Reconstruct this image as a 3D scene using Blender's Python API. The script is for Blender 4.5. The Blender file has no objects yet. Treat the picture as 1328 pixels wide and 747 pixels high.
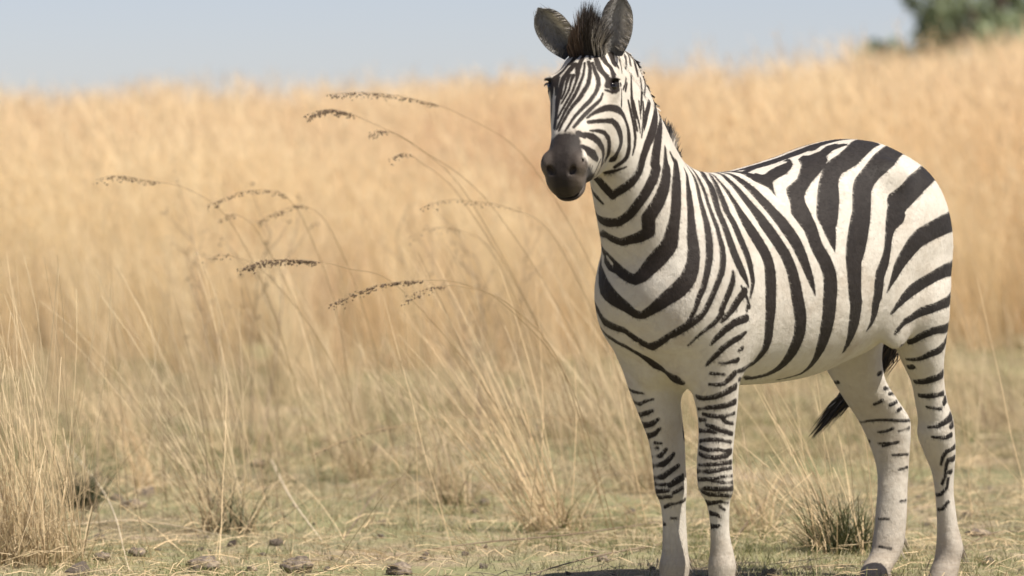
import bpy, bmesh, math, random
import numpy as np
from mathutils import Vector, Matrix

# ---------------------------------------------------------------- camera
scene = bpy.context.scene
COL = scene.collection
cam_d = bpy.data.cameras.new("camera")
cam_d.lens = 36.0 * 6020.0 / 1328.0
cam_d.sensor_width = 36.0
cam_d.clip_start = 0.5
cam_d.clip_end = 4000.0
cam = bpy.data.objects.new("camera", cam_d)
COL.objects.link(cam)
CAM = Vector((-0.795, -14.0, 1.20))
cam.location = CAM
PITCH = math.atan((373.5 - 256.0) / 6020.0)
cam.rotation_euler = (math.pi / 2 - PITCH, 0.0, 0.0)
cam_d.dof.use_dof = True
cam_d.dof.focus_distance = 14.0
cam_d.dof.aperture_fstop = 3.2
scene.camera = cam

# ---------------------------------------------------------------- sky, sun, exposure
SUN_ELEV = math.radians(57.0)
SUN_AZ = math.radians(58.0)          # to the right of the direction back towards the camera
world = bpy.data.worlds.new("World")
scene.world = world
world.use_nodes = True
wn = world.node_tree
wn.nodes.clear()
w_out = wn.nodes.new("ShaderNodeOutputWorld")
w_bg = wn.nodes.new("ShaderNodeBackground")
w_sky = wn.nodes.new("ShaderNodeTexSky")
w_sky.sky_type = 'NISHITA'
w_sky.sun_disc = False
w_sky.sun_elevation = SUN_ELEV
w_sky.air_density = 0.65
w_sky.dust_density = 0.9
w_sky.ozone_density = 0.1
w_sky.altitude = 600.0
w_bg.inputs['Strength'].default_value = 0.073
w_tint = wn.nodes.new("ShaderNodeMix"); w_tint.data_type = 'RGBA'; w_tint.blend_type = 'MULTIPLY'   # dusty air: a little warmer than clean sky
w_tint.inputs[0].default_value = 1.0
w_tint.inputs[7].default_value = (1.13, .98, .98, 1.0)
wn.links.new(w_sky.outputs[0], w_tint.inputs[6])
wn.links.new(w_tint.outputs[2], w_bg.inputs['Color'])
wn.links.new(w_bg.outputs[0], w_out.inputs['Surface'])
# unit vector towards the sun (camera looks along +Y, so the sun is behind it and to the right)
SUN_DIR = Vector((math.sin(SUN_AZ) * math.cos(SUN_ELEV), -math.cos(SUN_AZ) * math.cos(SUN_ELEV), math.sin(SUN_ELEV)))
w_sky.sun_rotation = math.atan2(SUN_DIR.x, SUN_DIR.y)
sun_d = bpy.data.lights.new("sun", 'SUN')
sun_d.energy = 4.95
sun_d.angle = math.radians(0.5)
sun_d.color = (1.0, 0.93, 0.82)
sun = bpy.data.objects.new("sun", sun_d)
sun.rotation_euler = SUN_DIR.to_track_quat('Z', 'Y').to_euler()
sun.location = (6, -8, 9)
COL.objects.link(sun)
scene.view_settings.view_transform = 'Standard'
scene.view_settings.look = 'None'
scene.view_settings.exposure = 0.70
scene.view_settings.gamma = 1.0
scene.view_settings.use_curve_mapping = False
scene.cycles.use_denoising = True

# ---------------------------------------------------------------- helpers
def tag(o, label=None, cat=None, group=None, kind=None):
    if label: o['label'] = label
    if cat: o['category'] = cat
    if group: o['group'] = group
    if kind: o['kind'] = kind
    return o

def mesh_obj(name, verts, faces, mat, parent=None, smooth=True):
    me = bpy.data.meshes.new(name)
    if isinstance(faces, np.ndarray):
        v = np.asarray(verts, np.float32)
        n = faces.shape[1]
        me.vertices.add(len(v)); me.vertices.foreach_set('co', v.ravel())
        me.loops.add(faces.size); me.loops.foreach_set('vertex_index', faces.ravel().astype(np.int32))
        me.polygons.add(len(faces))
        me.polygons.foreach_set('loop_start', np.arange(0, faces.size, n, dtype=np.int32))
        me.update(calc_edges=True)
    else:
        me.from_pydata([tuple(p) for p in verts], [], faces)
    me.validate()
    me.polygons.foreach_set('use_smooth', np.full(len(me.polygons), smooth))
    if mat: me.materials.append(mat)
    o = bpy.data.objects.new(name, me)
    COL.objects.link(o)
    if parent: o.parent = parent
    return o

def new_mat(name):
    m = bpy.data.materials.new(name); m.use_nodes = True
    nt = m.node_tree
    return m, nt, nt.nodes['Principled BSDF']

class NB:
    """little node builder"""
    def __init__(s, nt): s.nt = nt
    def n(s, t, **kw):
        nd = s.nt.nodes.new(t)
        for k, v in kw.items(): setattr(nd, k, v)
        return nd
    def l(s, a, b): s.nt.links.new(a, b)
    def math(s, op, a, b=None, clamp=False):
        nd = s.n('ShaderNodeMath', operation=op); nd.use_clamp = clamp
        for i, v in enumerate((a, b)):
            if v is None: continue
            if isinstance(v, (int, float)): nd.inputs[i].default_value = v
            else: s.l(v, nd.inputs[i])
        return nd.outputs[0]
    def noise(s, scale, detail=2.0, rough=0.5, vec=None, dist=0.0):
        nd = s.n('ShaderNodeTexNoise'); nd.inputs['Scale'].default_value = scale
        nd.inputs['Detail'].default_value = detail; nd.inputs['Roughness'].default_value = rough
        nd.inputs['Distortion'].default_value = dist
        if vec is not None: s.l(vec, nd.inputs['Vector'])
        return nd.outputs[0]
    def ramp(s, fac, stops):
        nd = s.n('ShaderNodeValToRGB'); e = nd.color_ramp.elements
        while len(e) > 1: e.remove(e[-1])
        e[0].position = stops[0][0]; e[0].color = (*stops[0][1], 1)
        for p, c in stops[1:]:
            x = e.new(p); x.color = (*c, 1)
        s.l(fac, nd.inputs[0]); return nd.outputs[0]
    def mix(s, fac, a, b, blend='MIX'):
        nd = s.n('ShaderNodeMix', data_type='RGBA', blend_type=blend)
        if isinstance(fac, (int, float)): nd.inputs[0].default_value = fac
        else: s.l(fac, nd.inputs[0])
        for i, v in ((6, a), (7, b)):
            if isinstance(v, tuple): nd.inputs[i].default_value = (*v, 1)
            else: s.l(v, nd.inputs[i])
        return nd.outputs[2]
    def attr(s, name, inst=False):
        return s.n('ShaderNodeAttribute', attribute_name=name)
    def bump(s, h, strength=0.3, dist=0.01):
        nd = s.n('ShaderNodeBump'); nd.inputs['Strength'].default_value = strength
        nd.inputs['Distance'].default_value = dist; s.l(h, nd.inputs['Height']); return nd.outputs[0]
# ================================================================ ZEBRA
# Body frame: X forward, Y to the animal's left, Z up; the animal is turned so that it
# faces towards the camera and to the left.
TH = math.radians(43.0); S_, C_ = math.sin(TH), math.cos(TH)
H = 0.0048                               # cell of the sculpting grid
GMIN = np.array([-0.92, -0.40, -0.02]); GMAX = np.array([1.20, 0.50, 1.76])
GN = np.ceil((GMAX - GMIN) / H).astype(int) + 1
GX = (GMIN[0] + H * np.arange(GN[0])).astype(np.float32)
GY = (GMIN[1] + H * np.arange(GN[1])).astype(np.float32)
GZ = (GMIN[2] + H * np.arange(GN[2])).astype(np.float32)
FIELD = np.full(GN, 0.2, np.float32)

def spline(xs, ys):
    """monotone-ish cubic through the table, as a dense lookup"""
    xs = np.asarray(xs, float); ys = np.asarray(ys, float)
    if xs[0] > xs[-1]: xs, ys = xs[::-1], ys[::-1]
    d = np.diff(ys) / np.diff(xs)
    m = np.zeros_like(ys); m[1:-1] = (d[1:] * np.diff(xs)[:-1] + d[:-1] * np.diff(xs)[1:]) / (xs[2:] - xs[:-2])
    m[0], m[-1] = d[0], d[-1]
    t = np.linspace(xs[0], xs[-1], 600)
    i = np.clip(np.searchsorted(xs, t) - 1, 0, len(xs) - 2)
    h = np.diff(xs)[i]; u = (t - xs[i]) / h
    v = (ys[i] * (2*u**3 - 3*u**2 + 1) + m[i] * h * (u**3 - 2*u**2 + u) + ys[i+1] * (-2*u**3 + 3*u**2) + m[i+1] * h * (u**3 - u**2))
    return lambda q: np.interp(q, t, v).astype(np.float32)

def box(lo, hi, pad):
    a = np.clip(np.floor((np.array(lo) - pad - GMIN) / H).astype(int), 0, GN)
    b = np.clip(np.ceil((np.array(hi) + pad - GMIN) / H).astype(int) + 1, 0, GN)
    sl = tuple(slice(i, j) for i, j in zip(a, b))
    return sl, GX[sl[0]][:, None, None], GY[sl[1]][None, :, None], GZ[sl[2]][None, None, :]

def smin(sl, d, k):
    f = FIELD[sl]
    h = np.maximum(k - np.abs(f - d), 0) / k
    FIELD[sl] = np.minimum(f, d) - h * h * k * 0.25

def smax_cut(sl, d, k):                  # carve: field = smooth max(field, -d)
    f = FIELD[sl]; d = -d
    h = np.maximum(k - np.abs(f - d), 0) / k
    FIELD[sl] = np.maximum(f, d) + h * h * k * 0.25

def ell(a, b, p=2.0):
    """distance-like value from normalised radial components (q, radius)"""
    (qa, ra), (qb, rb) = a, b
    if p == 2.0:
        n = np.sqrt((qa / ra) ** 2 + (qb / rb) ** 2)
    else:
        n = (np.abs(qa / ra) ** p + np.abs(qb / rb) ** p) ** (1.0 / p)
    L = np.sqrt(qa * qa + qb * qb)
    return np.where(n > 1e-3, L * (1 - 1 / np.maximum(n, 1e-3)), -np.minimum(ra, rb))

def blob(c, r, k, R=None, cut=False):
    c = np.array(c, float); r = np.array(r, float)
    sl, X, Y, Z = box(c - r.max(), c + r.max(), k + 0.01)
    q = [X - c[0], Y - c[1], Z - c[2]]
    if R is not None:
        q = [q[0] * R[0][i] + q[1] * R[1][i] + q[2] * R[2][i] for i in range(3)]
    n = np.sqrt((q[0] / r[0]) ** 2 + (q[1] / r[1]) ** 2 + (q[2] / r[2]) ** 2)
    L = np.sqrt(q[0] ** 2 + q[1] ** 2 + q[2] ** 2)
    d = np.where(n > 1e-3, L * (1 - 1 / np.maximum(n, 1e-3)), -r.min()).astype(np.float32)
    (smax_cut if cut else smin)(sl, d, k)

def leg(rows, k, top, bottom=0.0):
    rows = np.array(rows); z = rows[:, 0]
    f = [spline(z, rows[:, i]) for i in range(1, 5)]
    lo = [rows[:, 1].min() - .16, rows[:, 2].min() - .16, bottom]; hi = [rows[:, 1].max() + .16, rows[:, 2].max() + .16, top]
    sl, X, Y, Z = box(lo, hi, 0.02)
    zz = np.clip(Z, z.min(), z.max())
    cx, cy, a, b = [g(zz) for g in f]
    dx, dy = X - cx, Y - cy
    qa = -S_ * dx + C_ * dy              # across the line of sight
    qb = -C_ * dx - S_ * dy
    d = ell((qa, a), (qb, b))
    cap = np.maximum(Z - top, bottom - Z)
    d = np.maximum(d, cap)
    smin(sl, d.astype(np.float32), k)

# ---- trunk: x, top, bottom, half width
TRUNK = [(-.68, 1.07, .99, .045), (-.665, 1.14, .90, .09), (-.63, 1.215, .90, .135), (-.57, 1.295, .93, .185), (-.48, 1.355, .85, .225),
         (-.36, 1.378, .735, .247), (-.22, 1.365, .688, .262), (-.08, 1.33, .655, .272), (.06, 1.30, .642, .272), (.18, 1.28, .64, .258),
         (.30, 1.27, .64, .238), (.40, 1.25, .65, .225), (.48, 1.22, .68, .215), (.55, 1.13, .73, .185), (.60, 1.06, .79, .14), (.635, .98, .86, .08), (.645, .95, .89, .05)]
def trunk():
    T = np.array(TRUNK); x = T[:, 0]
    top, bot, hw = spline(x, T[:, 1]), spline(x, T[:, 2]), spline(x, T[:, 3])
    sl, X, Y, Z = box([x.min(), -.3, .6], [x.max(), .3, 1.4], 0.05)
    xx = np.clip(X, x.min(), x.max())
    t, b, w = top(xx), bot(xx), hw(xx)
    # widest a little below the middle: barrel shape
    c = b + (t - b) * 0.46
    dz = Z - c
    rz = np.where(dz > 0, t - c, c - b)
    d = ell((Y, w), (dz, rz), 2.25)
    cap = np.abs(X - xx)
    d = np.where(cap > 0, np.sqrt(np.maximum(d, 0) ** 2 + cap ** 2), d)
    smin(sl, d.astype(np.float32), 0.02)

# ---- neck: along a straight chord from withers/chest to poll
NA = np.array([.43, 0.0, 1.00]); NBp = np.array([.805, .005, 1.52])
NECK = [(-.08, 0, .24, .17), (.03, .0, .235, .185), (.15, -.005, .20, .158), (.28, -.01, .165, .128), (.42, .005, .15, .102), (.54, .018, .142, .086), (.64, .026, .132, .075), (.70, .03, .095, .055)]
def neck():
    T = np.array(NECK); t0 = T[:, 0]
    ax = (NBp - NA); Ln = np.linalg.norm(ax); ax /= Ln
    lat = np.array([0, 1, 0]) - ax * ax[1]; lat /= np.linalg.norm(lat)
    dor = np.cross(ax, lat)              # towards the crest (up and back)
    if dor[2] < 0: dor = -dor
    fo, fd, fl = [spline(t0, T[:, i]) for i in (1, 2, 3)]
    sl, X, Y, Z = box([.10, -.3, .75], [.95, .3, 1.70], 0.04)
    P = (X - NA[0], Y - NA[1], Z - NA[2])
    dot = lambda v: P[0] * np.float32(v[0]) + P[1] * np.float32(v[1]) + P[2] * np.float32(v[2])
    t, ql, qd = dot(ax), dot(lat), dot(dor)
    tt = np.clip(t, t0.min(), t0.max())
    o, rd, rl = fo(tt), fd(tt), fl(tt)
    qd = qd - o
    # crest narrower than throat
    rl = rl * (1.0 - 0.22 * np.clip(qd / rd, -1, 1))
    d = ell((ql, rl), (qd, rd))
    cap = np.abs(t - tt)
    d = np.where(cap > 0, np.sqrt(np.maximum(d, 0) ** 2 + cap ** 2), d)
    smin(sl, d.astype(np.float32), 0.10)

# ---- head frame
def b_from_w(v): return np.array([-S_ * v[0] - C_ * v[1], C_ * v[0] - S_ * v[1], v[2]])
def w_from_b(v): return np.array([-S_ * v[0] + C_ * v[1], -C_ * v[0] - S_ * v[1], v[2]])
HEAD_YAW = math.radians(17.0); HEAD_PITCH = math.radians(45.0); HEAD_ROLL = math.radians(0.0)
_u = np.array([-math.sin(HEAD_YAW) * math.cos(HEAD_PITCH), -math.cos(HEAD_YAW) * math.cos(HEAD_PITCH), -math.sin(HEAD_PITCH)])
_w = np.array([math.cos(HEAD_YAW), -math.sin(HEAD_YAW), 0.0])       # animal's left
_v = np.cross(_w, _u); _v = _v if _v[2] > 0 else -_v                # out of the forehead
_w, _v = _w * math.cos(HEAD_ROLL) + _v * math.sin(HEAD_ROLL), _v * math.cos(HEAD_ROLL) - _w * math.sin(HEAD_ROLL)
HU, HW, HV = b_from_w(_u), b_from_w(_w), b_from_w(_v)
HO = np.array([.840, .010, 1.586])         # poll
HS = 0.91                                # head length scale
def hp(u, w, v): return HO + HU * (u * HS) + HW * w + HV * v
# u, top v, bottom v, half width top, half width bottom factor
HEADT = [(-.075, -.03, -.08, .035, .9), (-.05, .015, -.13, .066, .9), (0, .045, -.165, .083, .9), (.05, .060, -.19, .090, .82), (.10, .066, -.215, .097, .78), (.15, .065, -.232, .098, .76),
         (.20, .058, -.232, .092, .74), (.25, .049, -.232, .082, .73), (.30, .042, -.205, .070, .72), (.35, .037, -.172, .061, .72), (.40, .034, -.132, .057, .80),
         (.44, .028, -.113, .059, .86), (.475, .010, -.108, .055, .88), (.50, -.012, -.097, .044, .88), (.515, -.035, -.08, .028, .9)]
def head():
    T = np.array(HEADT); t0 = T[:, 0] * HS
    ft, fb, fw, ff = [spline(t0, T[:, i]) for i in (1, 2, 3, 4)]
    cs = [hp(u, w, v) for u in (-.1, .55) for w in (-.12, .12) for v in (-.24, .1)]
    sl, X, Y, Z = box(np.min(cs, 0), np.max(cs, 0), 0.02)
    P = (X - np.float32(HO[0]), Y - np.float32(HO[1]), Z - np.float32(HO[2]))
    dot = lambda v: P[0] * np.float32(v[0]) + P[1] * np.float32(v[1]) + P[2] * np.float32(v[2])
    u, w, v = dot(HU), dot(HW), dot(HV)
    uu = np.clip(u, t0.min(), t0.max())
    t, b, hw, fac = ft(uu), fb(uu), fw(uu), ff(uu)
    c = b + (t - b) * 0.62
    q = v - c
    rv = np.where(q > 0, t - c, c - b)
    wr = hw * np.where(q > 0, 1.0, 1 - (1 - fac) * np.clip(-q / rv, 0, 1))
    d = ell((w, wr), (q, rv), 2.5)
    cap = np.abs(u - uu)
    d = np.where(cap > 0, np.sqrt(np.maximum(d, 0) ** 2 + cap ** 2), d)
    smin(sl, d.astype(np.float32), 0.035)
RH = np.stack([HU, HW, HV], 1)           # columns: head axes

FL = [(.90, .46, .12, .03, .03), (.86, .46, .12, .085, .07), (.78, .445, .124, .085, .075), (.716,.430,.125,.0758,.0720),(.648,.423,.121,.0702,.0667),(.580,.409,.117,.0601,.0571),(.511,.405,.113,.0533,.0506),(.421,.407,.107,.0522,.0496),(.370,.401,.104,.0528,.0502),(.338,.394,.102,.0500,.0475),
 (.306,.385,.100,.0364,.0346),(.271,.379,.100,.0307,.0292),(.237,.376,.100,.0279,.0265),(.198,.373,.100,.0290,.0276),(.157,.367,.100,.0342,.0325),(.111,.365,.100,.0412,.0401),(.077,.368,.100,.0385,.0369),(.045,.375,.100,.042,.041),(.0,.39,.100,.047,.046)]
FR = [(.90, .46, -.12, .03, .03), (.86, .46, -.12, .085, .07), (.76, .44, -.124, .09, .08), (.687,.421,-.123,.0859,.0816),(.639,.416,-.120,.0796,.0757),(.588,.407,-.117,.0688,.0653),(.538,.392,-.114,.0614,.0583),(.489,.377,-.111,.0551,.0524),(.441,.370,-.108,.0505,.0480),(.392,.367,-.106,.0488,.0464),(.353,.365,-.103,.0483,.0459),(.323,.364,-.101,.0460,.0437),
 (.293,.357,-.100,.0385,.0366),(.261,.353,-.100,.0357,.0339),(.226,.350,-.100,.0351,.0333),(.187,.349,-.100,.0363,.0344),(.146,.348,-.100,.0391,.0372),(.105,.35,-.100,.0451,.0428),(.070,.353,-.100,.0428,.0406),(.040,.36,-.100,.0452,.0439),(.0,.375,-.100,.047,.046)]
HL = [(1.05, -.46, .10, .04, .04), (1.02, -.46, .10, .10, .09), (.95, -.465, .125, .125, .115), (.859,-.473,.150,.115,.115),(.764,-.503,.155,.0833,.098),(.692,-.524,.154,.0640,.080),(.630,-.553,.150,.0507,.0640),(.572,-.575,.146,.0496,.0610),(.511,-.602,.143,.0545,.0680),(.470,-.608,.140,.0575,.0700),(.414,-.629,.137,.0498,.0600),(.353,-.651,.133,.0355,.0439),
 (.293,-.662,.130,.0289,.0370),(.233,-.671,.130,.0295,.0378),(.172,-.681,.130,.0331,.0417),(.136,-.688,.130,.0386,.0480),(.107,-.690,.130,.0424,.0500),(.076,-.680,.130,.0414,.0450),(.045,-.665,.130,.0438,.0460),(.0,-.645,.130,.046,.047)]
HR = [(1.05, -.46, -.10, .04, .04), (1.02, -.46, -.10, .10, .09), (.90, -.48, -.14, .14, .115), (.757,-.535,-.157,.1147,.0826),(.684,-.558,-.153,.0943,.0679),(.625,-.592,-.150,.0824,.0593),(.561,-.648,-.146,.0832,.0599),(.498,-.706,-.142,.0811,.0584),(.456,-.721,-.139,.0720,.0518),(.400,-.732,-.136,.0592,.0446),(.339,-.737,-.132,.0495,.0376),(.279,-.733,-.130,.0470,.0358),
 (.218,-.728,-.130,.0488,.0362),(.157,-.721,-.130,.0495,.0376),(.121,-.714,-.130,.0501,.0380),(.097,-.708,-.130,.0494,.0376),(.069,-.690,-.130,.0482,.0367),(.045,-.665,-.130,.0487,.0381),(.0,-.63,-.130,.047,.044)]

TAILP = np.array([(-.64, 0, 1.22), (-.69, -.01, 1.13), (-.715, -.05, .99), (-.745, -.11, .85), (-.77, -.165, .72), (-.77, -.265, .625), (-.755, -.365, .54), (-.73, -.455, .45)])
def tail_at(t):
    q = np.linspace(0, 1, len(TAILP))
    return np.array([spline(q, TAILP[:, i])(np.array([t]))[0] for i in range(3)])

def shift(rows, away):                   # set a leg nearer or farther along the line of sight, upper part unmoved
    return [(z, x - C_ * away * w, y - S_ * away * w, a, b) for z, x, y, a, b in rows for w in (min(1, max(0, (.85 - z) / .3)),)]
FR = shift(FR, -.03)

def sculpt():
    trunk()
    neck()
    leg(FL, .06, .90, .012); leg(FR, .06, .90, .012)
    leg(HL, .045, 1.05, .012); leg(HR, .045, 1.05, .012)
    # muscle masses: shoulders, haunches, breast
    for s in (1, -1):
        blob((.42, s * .135, .92), (.14, .095, .24), .07)
        blob((-.46, s * .13, 1.05), (.19, .115, .24), .07)
        blob((.575, s * .075, .89), (.075, .09, .13), .10)
        blob((.50, s * .060, .74), (.06, .055, .09), .05)               # breast muscle above the foreleg
        blob((.46, s * .185, .96), (.06, .03, .14), .08)                # shoulder
        blob((-.30, s * .19, 1.27), (.05, .035, .035), .07)             # point of the hip
        blob((-.33, s * .20, .86), (.07, .035, .12), .06)               # stifle
    blob((.615, 0, .93), (.02, .006, .16), .04, cut=True)               # line down the breast
    head()
    for s in (1, -1):
        blob(hp(.118, s * .080, .012), (.036, .022, .026), .03, RH)      # orbit
        blob(hp(.15, s * .073, -.12), (.085, .022, .075), .04, RH)       # cheek
        blob(hp(.442, s * .044, -.008), (.036, .024, .032), .012, RH)    # nostril wing
        blob(hp(.448, s * .050, .008), (.007, .016, .006), .006, RH, cut=True)
        ca, sa = math.cos(.7), math.sin(.7) * s
        blob(hp(.478, s * .033, -.002), (.021, .007, .011), .007, np.stack([HU * ca - HW * sa, HU * sa + HW * ca, HV], 1), cut=True)
        blob(hp(.115, s * .092, .033), (.012, .024, .014), .010, RH)        # brow over the eye
        blob(hp(.130, s * .102, .030), (.019, .014, .011), .006, RH, cut=True)
    blob(hp(.448, 0, -.100), (.050, .044, .020), .016, RH)                # lower lip / chin
    blob(hp(.470, 0, -.048), (.038, .050, .034), .014, RH)                # upper lip
    blob(hp(.490, 0, -.086), (.055, .075, .0055), .007, RH, cut=True)     # mouth line in front
    for s in (1, -1):
        blob(hp(.475, s * .05, -.083), (.05, .035, .0045), .010, RH, cut=True)  # mouth line
    # dock of the tail
    for t in np.linspace(0, 1, 22):
        blob(tail_at(t * .5), (.036 - .016 * t,) * 3, .03)

def surface_nets():
    inside = FIELD < 0
    c = inside.astype(np.int8)
    s = (c[:-1, :-1, :-1] + c[1:, :-1, :-1] + c[:-1, 1:, :-1] + c[1:, 1:, :-1] + c[:-1, :-1, 1:] + c[1:, :-1, 1:] + c[:-1, 1:, 1:] + c[1:, 1:, 1:])
    cells = np.argwhere((s > 0) & (s < 8))
    idx = np.full(s.shape, -1, np.int32); idx[tuple(cells.T)] = np.arange(len(cells))
    acc = np.zeros((len(cells), 3)); cnt = np.zeros(len(cells))
    corners = [(i, j, k) for i in (0, 1) for j in (0, 1) for k in (0, 1)]
    for a in corners:
        for ax in range(3):
            if a[ax]: continue
            b = list(a); b[ax] = 1
            fa = FIELD[tuple((cells + a).T)]; fb = FIELD[tuple((cells + b).T)]
            m = (fa < 0) != (fb < 0)
            t = fa[m] / (fa[m] - fb[m])
            p = np.array(a, float) + np.zeros((m.sum(), 3)); p[:, ax] += t
            acc[m] += p; cnt[m] += 1
    V = (cells + acc / cnt[:, None]) * H + GMIN
    quads = []
    for ax in range(3):
        o1, o2 = [(1, 2), (2, 0), (0, 1)][ax]
        sl0 = [slice(None)] * 3; sl1 = [slice(None)] * 3
        sl0[ax] = slice(None, -1); sl1[ax] = slice(1, None)
        A, B = inside[tuple(sl0)], inside[tuple(sl1)]
        e = np.argwhere(A != B)
        e = e[(e[:, o1] > 0) & (e[:, o2] > 0) & (e[:, o1] < s.shape[o1]) & (e[:, o2] < s.shape[o2])]
        flip = ~A[tuple(e.T)]
        def at(d1, d2):
            q = e.copy(); q[:, o1] -= d1; q[:, o2] -= d2
            return idx[tuple(q.T)]
        Q = np.stack([at(1, 1), at(0, 1), at(0, 0), at(1, 0)], 1)
        Q[flip] = Q[flip][:, ::-1]
        quads.append(Q)
    return V, np.concatenate(quads)

def laplacian(V, F, it, lam=0.5, w=None):
    n = len(V)
    E = np.concatenate([F[:, [0, 1]], F[:, [1, 2]], F[:, [2, 3]], F[:, [3, 0]]])
    i = np.concatenate([E[:, 0], E[:, 1]]); j = np.concatenate([E[:, 1], E[:, 0]])
    deg = np.maximum(np.bincount(i, minlength=n), 1)[:, None]
    for k in range(it):
        m = np.stack([np.bincount(i, V[j, a], n) for a in range(3)], 1) / deg
        f = lam if k % 2 == 0 else -lam * 0.92
        V = V + (m - V) * (f if w is None else f * w[:, None])
    return V

sculpt()
ZV, ZF = surface_nets()
ZV = laplacian(ZV, ZF, 6)
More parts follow.
